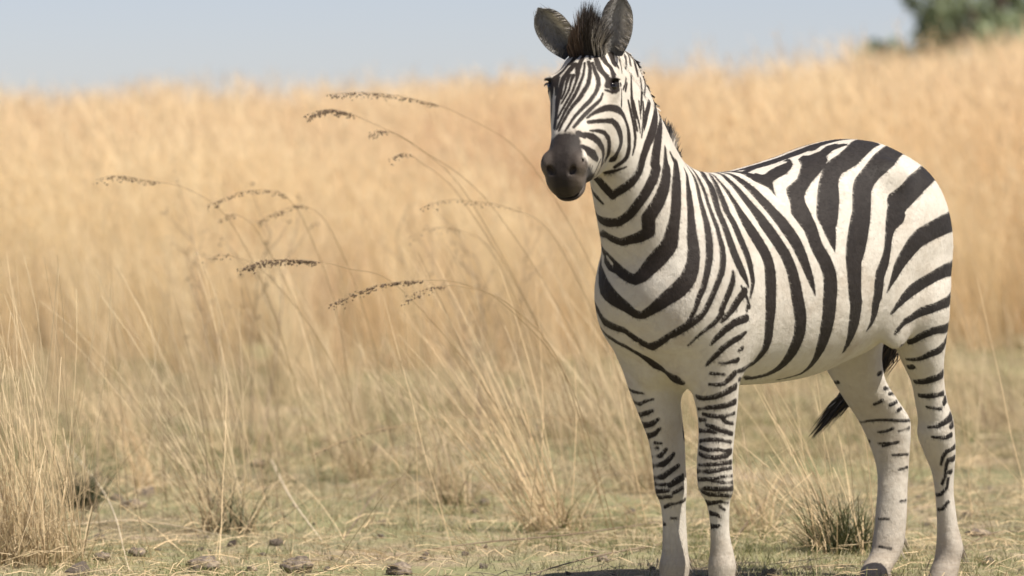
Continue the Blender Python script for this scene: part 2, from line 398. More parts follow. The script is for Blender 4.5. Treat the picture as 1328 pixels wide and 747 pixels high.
# coat markings: centre lines in the zebra's own frame (mm) with half widths (0.1 mm)
STRIPES = [
('Bd',[198,180,1196,51,190,165,1215,199,184,135,1241,319,204,108,1255,333,211,89,1262,269,211,64,1270,194,213,45,1274,194,216,25,1276,194,218,5,1277,194,221,-15,1276,194]),
('Bd',[200,45,1275,103,135,18,1286,153,98,16,1293,180,56,15,1301,196,5,7,1311,211,-46,-1,1322,227,-98,-9,1334,243,-133,-5,1344,255,-143,17,1346,259,-153,37,1347,252,-178,46,1353,229,-211,51,1359,198]),
('Bd',[164,97,1265,345,111,93,1276,362,36,71,1297,309,-17,45,1313,165]),
('Bd',[-245,68,1361,93,-200,69,1353,130,-163,67,1345,180,-103,75,1327,289,-80,84,1318,412,-31,106,1299,440,23,130,1276,393,66,149,1255,343,101,165,1234,320,127,179,1215,333,143,191,1196,364,148,203,1177,388,146,215,1158,379,139,227,1137,335,130,238,1113,289,125,248,1084,263,119,256,1055,254,106,262,1033,258,92,266,1013,269,82,269,990,277,74,271,968,289,71,271,939,303,72,271,919,306,72,269,894,300,71,266,870,295,69,261,843,290,67,254,818,283,64,244,792,270,60,231,766,247,55,217,743,209,50,201,724,161,43,169,694,118,45,135,672,90,77,117,662,74,113,101,656,61]),
('Bw',[-31,20,1318,61,-28,49,1315,108,8,90,1297,117,46,113,1280,139,87,132,1262,184,126,139,1249,208,159,146,1237,209,180,168,1213,214,188,190,1186,200,195,203,1165,159]),
('Bw',[175,54,1276,48,161,76,1273,131,123,62,1283,125,74,53,1293,92,16,46,1306,79]),
('Bw',[-75,32,1327,49,-91,48,1329,90,-138,49,1342,89,-184,36,1356,73,-213,37,1362,68,-243,38,1367,65,-283,47,1371,56]),
('Bd',[47,267,1040,27,50,262,1065,143,53,253,1099,259,52,242,1133,356,49,239,1140,410,38,232,1158,418,22,221,1182,412,5,210,1204,398,-15,194,1228,360,-36,179,1249,308,-62,163,1269,280,-95,149,1288,298,-133,143,1302,326,-176,137,1316,330,-233,120,1338,333,-306,89,1361,352,-324,82,1365,352,-342,74,1368,352,-360,66,1370,352,-378,57,1371,352]),
('Bd',[-78,198,734,43,-75,215,756,134,-70,237,791,211,-66,247,811,259,-61,255,833,285,-57,263,861,295,-54,268,886,299,-44,271,910,312,-41,273,929,327,-39,273,953,339,-38,273,974,353,-37,273,996,369,-38,271,1015,390,-44,269,1035,420,-55,267,1057,442,-70,261,1087,440,-86,255,1116,419,-102,248,1140,397,-113,241,1164,388,-127,230,1190,383,-141,220,1213,366,-160,209,1235,329,-190,199,1256,294,-221,196,1278,289,-244,197,1295,333,-281,191,1314,371,-380,136,1333,305,-398,128,1338,305,-416,120,1342,305,-433,110,1345,305,-450,100,1346,305]),
('Bd',[-153,228,799,37,-165,236,820,110,-166,247,848,184,-161,258,884,234,-167,261,908,253,-166,265,936,257,-169,266,965,253,-181,265,985,240,-194,264,1003,224,-204,263,1024,203,-211,262,1045,186,-221,258,1080,191,-230,255,1101,223,-242,251,1122,275,-261,246,1141,357,-279,241,1157,422,-282,236,1176,404,-315,231,1195,373,-358,226,1218,372,-390,220,1233,353,-424,214,1248,323,-464,204,1263,315,-481,197,1268,315,-498,188,1272,315,-515,179,1276,315,-532,168,1277,315]),
('Bd',[-216,256,914,37,-233,258,940,103,-250,258,964,177,-263,258,983,225,-280,256,1002,244,-300,255,1020,254,-321,255,1037,265,-344,255,1057,279,-372,256,1076,285,-409,256,1090,285,-453,254,1103,295,-507,245,1116,309,-588,211,1127,318,-603,199,1129,318,-617,186,1131,318,-629,170,1132,318,-638,153,1132,318]),
('Bd',[-260,239,850,58,-280,246,873,106,-306,249,895,160,-341,249,916,196,-371,248,928,198,-401,251,941,189,-430,255,953,185,-463,256,965,189,-508,250,976,211,-612,196,986,258,-625,184,990,258,-637,169,994,258,-648,153,998,258,-656,135,1003,258]),
('Bd',[-295,225,788,55,-302,230,800,90,-327,238,824,112,-360,238,834,136,-398,244,851,154,-420,253,858,150,-445,262,865,143,-474,265,874,151,-519,255,883,184,-535,248,888,184,-552,237,893,184,-567,226,899,184,-581,213,905,184]),
('Bd',[-344,211,749,80,-416,186,758,102,-423,221,776,120,-434,236,784,130,-451,248,792,133,-477,254,797,140,-518,248,800,162,-534,241,804,162,-550,231,808,162,-564,218,813,162,-575,203,819,162]),
('Bd',[-447,148,704,44,-444,176,704,59,-448,197,706,74,-456,214,713,94,-467,227,722,119,-505,238,737,148,-519,237,747,148,-533,234,759,148,-547,227,772,148,-559,219,785,148]),
('Ld',[-458,166,681,96,-465,143,679,90]),
('Ld',[-549,211,659,150,-506,203,643,128,-493,170,634,104,-497,142,634,75]),
('Ld',[-563,202,598,95,-524,189,591,93,-514,172,590,84,-514,147,591,71]),
('Ld',[-579,198,579,131,-568,201,567,97]),
('Ld',[-557,199,550,59,-534,182,553,50,-526,166,556,43]),
('Ld',[-606,199,526,151,-573,202,509,98,-553,188,495,66,-542,161,492,47]),
('Ld',[-615,200,501,111,-598,204,493,85]),
('Ld',[-603,203,468,98,-577,198,460,69,-561,188,461,55,-549,170,463,49]),
('Ld',[-636,191,431,103,-598,189,417,79,-595,176,399,61,-604,162,374,45]),
('Ld',[-645,182,394,125,-616,182,390,85,-616,174,374,61,-626,162,338,52,-626,149,313,48]),
('Ld',[-641,172,352,102,-632,170,350,66]),
('Ld',[-637,166,331,56,-637,159,301,57,-631,141,280,58,-638,117,278,64]),
('Ld',[-646,159,259,59,-637,144,235,57,-641,123,233,61]),
('Ld',[-542,-214,624,98,-523,-180,623,73]),
('Ld',[-611,-106,553,62,-624,-86,565,67]),
('Ld',[-595,-76,649,82,-606,-75,653,71]),
('Ld',[-626,-77,603,71,-675,-96,599,66]),
('Ld',[-647,-75,585,66,-681,-88,586,71]),
('Ld',[-654,-77,550,71,-683,-74,560,66]),
('Ld',[-686,-73,531,73,-705,-73,539,59]),
('Ld',[-650,-197,493,56,-637,-152,499,50,-644,-125,502,49,-655,-108,503,52,-670,-93,502,56,-695,-78,500,58,-726,-71,498,57,-753,-77,500,51]),
('Ld',[-662,-131,463,43,-673,-110,466,53,-687,-92,475,59]),
('Ld',[-673,-140,427,39,-686,-113,428,44,-707,-93,428,48]),
('Ld',[-705,-84,466,43,-747,-74,476,58]),
('Ld',[-680,-126,419,52,-693,-105,426,52,-711,-89,432,53]),
('Ld',[-702,-105,390,46,-722,-90,391,51,-754,-85,392,56]),
('Ld',[-723,-95,344,55,-754,-88,351,55]),
('Ld',[-677,-182,433,86,-672,-174,434,55]),
('Ld',[-682,-143,189,51,-692,-112,189,42]),
('Ld',[-724,-91,244,42,-749,-88,248,44]),
('Ld',[-668,-131,102,51,-686,-99,97,52]),
('Bd',[135,264,911,35,147,263,944,101,155,261,964,138,164,259,985,160,173,256,1007,184,182,251,1030,204,192,245,1054,219,203,238,1078,230,217,228,1101,236,230,218,1123,235,241,208,1141,223,252,197,1158,208,262,183,1177,201,271,168,1196,197,277,151,1214,190,281,132,1230,177,283,112,1244,162,282,92,1254,140,275,64,1265,102,272,45,1270,102,268,26,1273,102,265,6,1274,102,261,-14,1274,102]),
('Bd',[396,191,668,71,264,115,664,108,238,122,667,125,214,132,672,135,197,145,680,148,185,161,691,165,179,178,705,185,176,193,722,207,174,206,739,225,174,218,757,233,174,229,777,235,175,237,799,235,180,245,822,234,184,249,844,237,193,252,868,243,199,253,887,241,206,254,910,233,211,253,931,226,217,252,956,219,223,250,979,212,233,246,1005,206,244,241,1031,203,259,233,1055,203,274,225,1079,207,288,216,1102,215,301,206,1123,219,309,197,1140,208,316,188,1155,190,323,177,1172,174,329,163,1189,160,332,148,1207,146,332,130,1223,133,331,111,1238,120,328,91,1251,104,307,46,1268,78,301,28,1271,78,294,10,1273,78,287,-9,1273,78,280,-28,1272,78]),
('Bd',[412,202,693,72,382,196,697,98,312,173,711,117,302,184,726,132,295,195,742,148,292,204,758,163,293,213,777,177,299,222,802,189,306,230,829,205,307,234,847,224,309,237,870,242,312,240,896,256,313,241,927,267,313,240,953,270,313,239,978,260,314,237,997,247,319,234,1018,241,328,231,1038,242,341,227,1058,252,355,222,1079,260,369,215,1102,258,380,206,1123,241,385,197,1142,206,388,186,1159,167,388,173,1176,139,386,158,1193,112,379,125,1223,82,374,94,1247,58,356,56,1266,39,351,39,1271,39,346,20,1274,39,341,1,1274,39,336,-18,1273,39]),
('Bd',[417,250,907,35,412,251,921,73,404,250,954,112,410,248,988,140,414,245,1009,153,419,241,1032,156,427,235,1056,155,434,227,1080,151,438,218,1102,146,441,209,1124,142,445,199,1142,136,446,186,1159,130,433,158,1193,124,411,121,1227,107,387,78,1257,74,343,17,1274,34,333,1,1274,34,322,-15,1273,34,312,-32,1271,34,301,-49,1268,34]),
('Bd',[428,253,941,44,441,253,965,106,451,252,981,139,460,248,999,150,467,244,1017,152,473,238,1036,147,476,231,1056,141,478,224,1077,133,480,214,1101,122,480,203,1125,111,479,189,1146,105,474,175,1166,104,466,161,1185,114,456,146,1203,131,436,115,1233,139,427,85,1257,128,379,21,1278,95,437,45,1286,45,441,29,1295,45,447,12,1303,45,455,-5,1308,45,465,-22,1310,45]),
('Bd',[600,-193,908,131,612,-183,897,131,623,-171,885,131,632,-157,874,131,639,-143,864,131,646,-115,837,156,654,-67,821,141,652,-32,813,117,640,-11,795,118,626,18,775,140,618,42,764,143,625,79,776,113,627,117,796,99,621,139,807,118,609,164,823,130,597,180,835,119,577,198,854,101,566,208,874,95,558,216,897,95,549,223,922,94,541,228,944,94,533,231,962,96,522,233,989,104,513,229,1023,108,508,221,1056,96,508,210,1087,77,506,202,1106,71,504,192,1125,70,498,169,1159,63,491,149,1189,58,484,136,1208,61,477,122,1227,67,470,100,1250,67,459,73,1274,58,456,56,1286,48,452,39,1295,48,450,21,1302,48,450,3,1305,48,453,-16,1304,48]),
('Bd',[606,174,839,64,603,181,850,62,595,192,874,73,589,200,906,88,583,204,922,95,576,208,939,98,570,210,961,99,563,211,983,101,557,210,1003,107,550,208,1023,114,544,204,1047,116,538,197,1073,113,532,187,1102,105,525,175,1129,96,522,165,1148,89,518,155,1166,83,513,143,1186,77,507,132,1206,72,494,112,1237,66,483,89,1264,55,483,71,1284,39,480,56,1298,39,478,41,1311,39,478,25,1322,39,481,8,1331,39]),
('Bd',[488,245,986,49,490,247,959,95,500,243,929,109,512,236,898,102,520,229,873,96,518,228,863,94,535,215,836,83,556,198,816,64,572,176,793,48,580,152,770,35]),
('Bd',[444,252,926,146,465,248,904,140,476,243,887,128,485,239,873,116,485,239,873,103,509,229,846,78,516,224,837,39]),
('Bd',[459,253,942,43,445,252,924,50,430,250,907,57,414,246,878,61,424,247,885,64,426,246,872,66]),
('Bd',[425,244,848,130,452,242,842,129,473,238,835,128,499,225,816,122,510,215,802,112,519,206,789,91,526,194,773,51]),
('Bd',[420,236,806,63,440,232,794,105,467,224,781,110,491,209,761,101,504,189,737,93,509,175,723,71,510,161,710,33]),
('Bd',[421,224,760,87,435,221,753,45]),
('Bd',[429,213,725,96,449,209,722,72,466,201,717,53,488,191,719,34]),
('Ld',[427,200,686,117,443,193,670,99,455,184,657,80,474,168,653,61,486,153,655,46]),
('Ld',[493,166,687,62,479,179,686,52,462,190,684,43]),
('Ld',[410,189,647,121,435,185,636,109,451,175,626,98,469,152,616,86,478,122,613,82,478,99,617,81]),
('Ld',[400,179,602,112,438,170,591,92,454,155,588,82,465,136,586,73,461,88,580,60]),
('Ld',[395,173,568,64,436,162,560,66,451,148,560,70,460,132,562,70,464,110,566,58]),
('Ld',[436,161,555,66,425,165,542,67,398,168,538,64]),
('Ld',[461,117,549,55,456,90,548,77]),
('Ld',[396,164,507,85,431,158,518,88,452,137,528,78,459,118,535,51]),
('Ld',[450,85,516,84,455,127,516,66,445,144,511,45]),
('Ld',[399,162,483,62,437,150,491,68,453,126,491,71,452,88,485,67]),
('Ld',[394,159,461,64,423,157,457,54,436,149,462,49]),
('Ld',[438,148,462,59,455,121,460,67,454,90,468,73]),
('Ld',[394,159,456,98,416,158,443,84,446,139,438,76,458,111,442,71,454,87,449,63]),
('Ld',[389,156,424,85,422,155,422,75,442,142,419,68,455,120,417,60,454,86,415,52]),
('Ld',[445,72,397,94,452,124,397,78,440,141,400,69,425,153,404,66,389,155,407,65]),
('Ld',[379,152,383,58,423,151,382,61,447,127,375,65,453,107,374,71,444,74,373,80]),
('Ld',[373,149,363,71,421,149,365,63,446,126,370,50]),
('Ld',[370,147,346,98,412,149,346,89,433,134,345,86,445,110,347,85,422,58,347,84]),
('Ld',[359,133,325,73,398,144,326,71,417,136,327,71,431,120,328,78,438,102,330,83,439,84,337,77]),
('Ld',[416,84,303,107,414,118,305,75,405,130,309,46]),
('Ld',[404,129,307,45,379,134,302,44]),
('Ld',[403,124,293,48,387,130,281,44]),
('Ld',[408,92,272,90,406,111,269,65,397,121,260,42]),
('Ld',[400,87,233,89,401,109,233,64,397,116,236,42]),
('Ld',[480,-168,638,71,503,-127,626,62,503,-88,622,45]),
('Ld',[472,-156,600,91,493,-110,589,67,494,-83,600,51,486,-64,605,40]),
('Ld',[462,-143,556,110,483,-93,563,82,480,-72,571,55]),
('Ld',[457,-130,526,129,469,-85,531,94,466,-62,545,55]),
('Ld',[446,-121,493,110,456,-84,501,80,455,-64,518,50]),
('Ld',[420,-133,459,103,444,-82,459,48]),
('Ld',[448,-91,474,55,443,-70,472,45]),
('Ld',[418,-129,432,103,438,-77,435,74,433,-59,455,54]),
('Ld',[418,-126,402,129,434,-70,410,95,424,-53,427,77,415,-45,442,56]),
('Ld',[417,-122,366,103,433,-72,373,94,420,-51,391,81,399,-40,407,63]),
('Ld',[428,-107,350,68,430,-67,349,50]),
('Ld',[416,-117,327,94,432,-80,330,72,425,-59,332,57]),
('Ld',[423,-54,347,79,408,-42,364,79,383,-37,377,66]),
('Ld',[376,-44,526,62,376,-42,507,79,371,-43,487,73]),
('Ld',[416,-120,347,66,433,-75,349,55,427,-60,352,44]),
('Ld',[429,-101,331,67,424,-57,332,55]),
('Ld',[420,-102,311,81,425,-72,313,64,417,-54,315,56]),
('Ld',[420,-51,346,55,399,-38,359,56,380,-36,366,51]),
('Ld',[413,-46,326,64,389,-35,339,63]),
('Ld',[413,-82,282,65,411,-63,291,61,383,-41,298,61,366,-42,305,61]),
('Ld',[403,-96,231,73,406,-85,229,46]),
('Ld',[404,-65,249,40,392,-52,249,40]),
('Bd',[523,76,658,130,537,66,668,186,539,31,685,217,548,3,708,191,576,-13,729,136,592,-22,739,106,606,-33,749,93,621,-55,765,84,626,-83,776,84,627,-102,786,85,622,-128,796,84,618,-144,806,84,611,-160,817,84,604,-173,828,84,594,-186,841,84]),
('Bd',[643,-130,1024,90,648,-129,988,201,664,-111,965,272,676,-91,941,302,684,-67,923,286,687,-45,908,243,686,-24,896,207,685,-2,885,184,681,19,871,166,675,35,860,140,671,58,858,125,669,88,873,145,664,109,887,180,655,129,904,211,643,147,919,235,632,162,934,250,621,173,950,252,610,179,967,243,601,182,987,223,593,182,1008,203,587,180,1029,193,582,175,1051,185,578,168,1077,175,575,162,1102,159,570,156,1128,143,566,151,1148,140,561,145,1168,144,555,135,1195,141,548,127,1215,129,540,117,1236,104,523,97,1268,70,524,89,1285,41]),
('Bd',[790,-20,1256,130,788,-5,1246,163,779,11,1225,160,768,25,1205,130,768,35,1211,122,762,61,1225,131,750,83,1243,130,735,98,1273,120,728,103,1296,114,721,104,1320,119,704,104,1352,139,682,99,1379,162,654,87,1412,169,628,70,1442,145,602,42,1474,95,595,29,1485,95,592,13,1493,95,595,-3,1499,95,604,-18,1501,95]),
('Bd',[746,-79,1236,55,754,-61,1214,96,760,-38,1198,96,758,-18,1182,44]),
('Bd',[718,-92,1191,44,714,-89,1162,79,718,-76,1141,129,734,-29,1128,154,736,20,1128,139,735,44,1139,135,733,60,1150,143,730,76,1166,146,723,92,1188,149,713,104,1211,153,703,111,1232,159,693,115,1251,169,676,115,1286,179,681,112,1298,183,669,108,1331,184,650,98,1366,173,629,86,1393,140,600,64,1423,95,590,53,1436,95,581,40,1447,95,574,25,1457,95,573,9,1465,95]),
('Bd',[618,97,1347,50,627,106,1320,91,634,114,1293,133,632,115,1287,176,638,119,1269,195,645,123,1249,198,658,125,1222,201,668,125,1203,204,678,121,1182,208,690,113,1162,212,698,103,1141,211,694,100,1119,202,690,97,1100,187,701,72,1085,167,710,43,1077,139,712,9,1070,122,715,-20,1079,132,712,-55,1094,123,662,-119,1095,61,648,-129,1098,61,631,-138,1102,61,613,-145,1106,61,594,-151,1109,61]),
('Bd',[660,-116,1073,47,666,-105,1050,103,681,-68,1026,155,685,-42,1003,181,688,-7,980,171,688,24,965,156,686,45,962,171,681,67,975,215,671,89,1001,248,664,103,1017,258,656,117,1035,261,648,127,1049,258,640,134,1065,250,636,137,1083,234,634,139,1102,216,630,141,1121,200,625,141,1141,191,621,140,1161,192,616,138,1182,199,612,134,1202,207,606,130,1222,212,598,124,1242,206,590,117,1263,188,580,107,1285,162,572,99,1303,131,585,100,1310,94,594,96,1331,55]),
('Bw',[679,-75,1028,42,684,-50,1006,45]),
('Bd',[671,-89,1016,101,680,-62,996,110,687,-27,985,96]),
('Hd',[1004,140,1425,35,989,142,1434,48,972,143,1442,63,954,145,1448,80,935,145,1453,94,912,143,1455,101,887,138,1454,107,861,130,1451,115,833,118,1445,113,812,110,1433,101,797,104,1418,90,785,99,1405,88,778,96,1391,88,773,94,1376,81,770,92,1359,73,768,90,1344,69,769,88,1330,68,771,85,1318,66,775,81,1309,64,785,68,1295,60,791,56,1287,52]),
('Hd',[1005,146,1413,59,983,148,1415,61,958,148,1417,64,926,144,1418,70,894,137,1418,89,864,128,1406,117,847,121,1394,133,831,113,1380,138,820,106,1367,139,815,100,1354,143,817,97,1341,155,821,93,1330,162,822,85,1320,155,808,62,1311,140]),
('Hd',[1006,153,1389,28,987,152,1389,43,967,149,1389,60,931,141,1384,76,902,130,1369,85,893,125,1357,85,886,119,1345,82,879,111,1331,78,869,99,1319,69,864,86,1303,44]),
('Hd',[1028,155,1377,92,1011,156,1374,102,991,153,1370,115,957,144,1357,112,920,125,1339,91,908,116,1328,78,898,107,1316,73,893,99,1304,62,888,91,1292,48]),
('Hd',[1055,167,1344,72,1029,165,1332,135,977,142,1320,138,935,119,1306,67]),
('Hd',[1047,149,1380,113,1034,155,1374,97]),
('Hd',[969,120,1267,39,968,128,1288,39]),
('Hd',[922,88,1259,34,922,96,1271,38,919,101,1283,41,916,106,1295,44,912,109,1307,46]),
('Hd',[881,63,1260,34,886,79,1274,35,883,87,1289,37,879,92,1302,39,876,98,1315,41]),
('Hd',[772,91,1477,58,767,91,1462,63,763,91,1448,66,759,92,1434,68,755,94,1421,68,752,94,1409,66,750,95,1397,62,749,96,1385,57,748,97,1373,52,750,96,1351,45,753,95,1337,36,756,93,1322,26]),
('Hd',[746,87,1477,50,742,89,1461,49,738,91,1445,48,734,93,1429,45,730,95,1413,40,729,97,1400,33,728,98,1386,24]),
('Hd',[718,84,1478,39,719,87,1461,35,719,90,1444,31,720,93,1427,26]),
('Bd',[656,69,1476,102,689,87,1441,105,703,94,1414,79,713,98,1392,30]),
('Bd',[800,26,1271,63,790,50,1275,57,783,62,1279,43,768,80,1288,29]),
('Hd',[905,133,1538,73,914,136,1522,74,912,139,1517,73]),
('Hd',[923,137,1506,37,901,145,1499,51,860,136,1507,48]),
('Hd',[932,136,1496,32,944,139,1479,44,958,139,1469,53,973,137,1459,60,989,136,1448,64,1003,134,1437,66,1016,133,1426,66,1029,132,1416,63,1039,131,1407,58,1049,130,1399,51]),
('Hd',[910,77,1581,49,922,96,1561,68,927,112,1542,78,935,122,1523,74,944,126,1510,65,955,128,1496,60,967,128,1484,63,979,127,1473,68,990,125,1464,70,999,123,1456,67,1018,119,1440,59,1028,117,1431,53,1037,115,1421,51,1047,115,1410,48,1056,115,1400,46,1067,114,1388,41]),
('Hd',[910,61,1588,60,925,81,1569,63,935,89,1557,64,944,96,1544,65,957,103,1526,66,967,105,1514,70,978,104,1501,72,989,104,1489,73,999,102,1477,72,1008,99,1468,69,1016,96,1459,66,1026,94,1447,62,1036,93,1435,58,1047,93,1421,56,1057,92,1408,54,1071,94,1389,50]),
('Hd',[919,54,1586,39,933,66,1570,39,946,75,1555,42,959,81,1540,48,971,84,1526,55,981,86,1512,59,991,87,1499,62,1001,86,1485,63,1012,85,1472,63,1022,83,1459,62,1032,82,1446,60,1042,82,1432,59,1051,82,1419,60,1058,81,1407,62,1066,81,1395,62]),
('Hd',[940,47,1572,96,956,61,1553,77,965,67,1541,59,975,71,1528,47,984,73,1517,45,992,75,1504,48,1002,75,1491,50,1012,74,1478,51,1021,72,1464,52,1030,70,1451,53,1039,68,1438,51,1046,66,1424,48]),
('Hd',[965,52,1548,77,978,56,1531,52,987,60,1520,46,995,63,1507,49,1003,63,1496,48,1010,62,1486,45,1021,58,1467,39]),
('Hd',[969,39,1548,84,986,45,1526,55,994,49,1514,44,1001,52,1502,44,1008,52,1491,45,1014,51,1481,47]),
('Hd',[936,30,1580,113,947,29,1571,113,957,28,1561,113,967,26,1551,113,976,24,1540,111,992,29,1518,104,999,34,1506,92,1006,39,1494,83,1013,41,1481,81,1020,43,1467,81,1029,47,1450,80,1038,52,1433,83,1046,57,1418,92,1055,62,1403,103]),
('Hd',[986,-9,1519,113,977,-12,1538,93,970,-9,1546,89,962,-4,1554,86,954,3,1563,77,944,6,1573,72,933,6,1584,67]),
('Hd',[849,-4,1629,152,875,1,1618,128,909,9,1601,109,923,11,1592,97,935,12,1582,90]),
('Hd',[869,24,1618,40,900,59,1595,39]),
('Hd',[895,29,1606,67,912,37,1595,72,926,43,1584,81,944,51,1568,97]),
('Hd',[862,37,1617,58,879,59,1605,73,890,75,1592,88,900,90,1577,102,905,103,1564,108,904,123,1547,93,908,132,1535,65]),
('Hd',[826,22,1630,63,858,64,1609,94,867,80,1596,107,870,93,1584,103,861,104,1570,110,866,118,1558,120,894,143,1545,70]),
('Hd',[745,-17,1632,78,763,6,1626,97,821,66,1612,109,830,82,1597,123,834,91,1585,131,824,89,1584,110,815,91,1574,62]),
('Hd',[755,22,1631,46,768,41,1620,56,789,67,1608,54,792,75,1595,48,793,79,1583,44,792,82,1574,38,797,88,1558,30]),
('Bd',[696,31,1609,42,684,35,1597,75,693,48,1582,96,697,58,1563,87,699,63,1550,45]),
('Bd',[656,30,1574,54,651,35,1559,67,642,39,1535,70,679,70,1499,50]),
('Bd',[738,71,1557,36,746,79,1533,50,751,84,1511,61,752,87,1490,66,751,89,1471,67,747,90,1451,65,742,93,1431,64]),
('Hd',[772,86,1529,44,785,91,1508,63]),
('Hd',[817,104,1509,44,820,108,1488,59,824,111,1476,67,829,115,1464,72]),
('Hd',[917,71,1580,65,906,73,1585,52]),
('Hd',[998,27,1508,81,1005,29,1494,76,1012,31,1481,72,1019,36,1468,71,1026,43,1454,71,1035,49,1438,71,1044,55,1422,69,1053,63,1408,64,1062,70,1395,57]),
('Hd',[974,0,1540,92,988,8,1519,89,1001,20,1497,81]),
('Hd',[970,22,1548,64,979,26,1536,61,988,30,1524,57,996,34,1512,54,1003,38,1499,51,1010,42,1487,48,1017,45,1475,44]),
('Hd',[917,136,1517,67,887,136,1521,101,817,102,1524,68]),
('Hd',[978,-7,1535,109,986,-11,1519,104,991,-7,1498,88,996,-4,1480,76,1007,6,1460,74,1012,10,1446,78,1015,12,1432,84,1016,11,1417,90]),
('Hd',[755,87,1489,49,755,88,1476,52,754,89,1463,54,751,91,1447,55,747,93,1431,54,744,95,1412,53,740,97,1393,51]),
('Hd',[774,84,1543,39,785,90,1524,43,802,97,1510,44]),
('Hd',[682,58,1545,58,687,64,1528,63,691,70,1512,66,696,75,1496,65,703,81,1480,61,711,86,1461,53,719,90,1442,42]),
('Bd',[695,80,1476,45,702,87,1449,48,708,92,1430,46,714,95,1411,41,719,98,1392,36,724,100,1373,30]),
('Hd',[731,40,1612,53,741,55,1593,51,767,74,1572,44]),
('Hd',[706,21,1622,39,711,40,1605,49,726,57,1583,49]),
]
# ---- refine the head so that the fine face markings stay crisp
def head_uwv(V):
    q = V - HO
    return q @ HU / HS, q @ HW, q @ HV
bm = bmesh.new()
_me = bpy.data.meshes.new("tmp")
_me.vertices.add(len(ZV)); _me.vertices.foreach_set('co', ZV.astype(np.float32).ravel())
_me.loops.add(ZF.size); _me.loops.foreach_set('vertex_index', ZF.ravel().astype(np.int32))
_me.polygons.add(len(ZF)); _me.polygons.foreach_set('loop_start', np.arange(0, ZF.size, 4, dtype=np.int32))
_me.update(calc_edges=True); _me.validate()
bm.from_mesh(_me); bm.edges.ensure_lookup_table()
_u2, _w2, _v2 = head_uwv(ZV)
_isH = (_u2 > -.03) & (_u2 < .56) & (_v2 > -.26) & (_v2 < .12) & (np.abs(_w2) < .13)
ed = [e for e in bm.edges if _isH[e.verts[0].index] and _isH[e.verts[1].index]]
bmesh.ops.subdivide_edges(bm, edges=ed, cuts=1, use_grid_fill=True, smooth=0.0)
zme = bpy.data.meshes.new("zebra"); bm.to_mesh(zme); bm.free(); bpy.data.meshes.remove(_me)
zme.polygons.foreach_set('use_smooth', np.ones(len(zme.polygons), bool))
zebra = bpy.data.objects.new("zebra", zme); COL.objects.link(zebra)
tag(zebra, "black and white striped zebra standing in dry grass with its head turned to the camera", "zebra")
zebra.matrix_world = Matrix(((-S_, C_, 0, 0), (-C_, -S_, 0, 0), (0, 0, 1, 0), (0, 0, 0, 1)))
NV = len(zme.vertices)
PV = np.empty(NV * 3, np.float32); zme.vertices.foreach_get('co', PV); PV = PV.reshape(-1, 3).astype(float)
NN = np.empty(NV * 3, np.float32); zme.vertices.foreach_get('normal', NN); NN = NN.reshape(-1, 3)
EYEB = b_from_w(np.array(CAM) * 1.0)      # where the markings were studied from, in the body frame
_vd = EYEB - PV; _vd /= np.linalg.norm(_vd, axis=1)[:, None]
FAR = (NN * _vd).sum(1) < 0.04            # the far flank repeats the near one in mirror image
HU_, HW_, HV_ = head_uwv(PV)
INHEAD = (HU_ > -.02) & (HV_ > -.24)

def seg_field(field, pts, hw, sel, white):
    lo, hi = pts.min(0) - .045, pts.max(0) + .045
    idx = np.nonzero(np.all((PV > lo) & (PV < hi), 1) & sel)[0]
    if len(idx) == 0: return
    q = PV[idx]; best = np.full(len(idx), -1.0)
    n = len(pts)
    for a in range(max(1, n - 1)):
        b = min(a + 1, n - 1)
        ab = pts[b] - pts[a]; L = ab @ ab
        t = np.clip((q - pts[a]) @ ab / L, 0, 1) if L > 0 else np.zeros(len(q))
        d = np.linalg.norm(q - (pts[a] + t[:, None] * ab), axis=1)
        best = np.maximum(best, hw[a] * (1 - t) + hw[b] * t - d)
    if white: field[idx] = np.minimum(field[idx], -best)
    else: field[idx] = np.maximum(field[idx], best)

def far_leg(pts):
    """the same band carried round the back of the leg"""
    out = pts.copy()
    view = np.array([C_, S_, 0.0])        # line of sight in the body frame
    for i, p in enumerate(pts):
        best = None
        for rows in (FL, FR, HL, HR):
            R = np.array(rows)
            c = np.array([np.interp(-p[2], -R[:, 0], R[:, 1]), np.interp(-p[2], -R[:, 0], R[:, 2])])
            d = np.hypot(*(p[:2] - c))
            if best is None or d < best[0]: best = (d, c)
        v = p[:2] - best[1]
        out[i, :2] = p[:2] - 2 * (v @ view[:2]) * view[:2]
    return out

FST = np.full(NV, -0.02)
for cls, data in STRIPES:
    A = np.array(data, float).reshape(-1, 4)
    pts, hw, wh = A[:, :3] / 1000, A[:, 3] / 10000, cls[1] == 'w'
    if cls[0] == 'L':
        seg_field(FST, pts, hw, ~FAR, wh)
        seg_field(FST, far_leg(pts), hw, FAR, wh)
    elif cls[0] == 'H':
        seg_field(FST, pts, hw, ~FAR, wh)
        m = pts - HO
        m = m - 2 * (m @ HW)[:, None] * HW + HO
        seg_field(FST, m, hw, FAR & INHEAD, wh)
    else:
        seg_field(FST, pts, hw, np.ones(NV, bool), wh)
        near = pts[:, 1] > 0.01
        if near.sum() > 1:
            m = pts[near] * np.array([1, -1, 1])
            seg_field(FST, m, hw[near], FAR & ~INHEAD, wh)
            seg_field(FST, pts[near], hw[near], FAR & ~INHEAD & (PV[:, 1] > .02), wh)
# eel stripe along the spine
FST = np.maximum(FST, np.where((PV[:, 2] > 1.15) & (np.abs(PV[:, 0] + .2) < .45), .026 * np.clip((.45 - np.abs(PV[:, 0] + .2)) / .15, 0, 1) - np.abs(PV[:, 1]), -1))
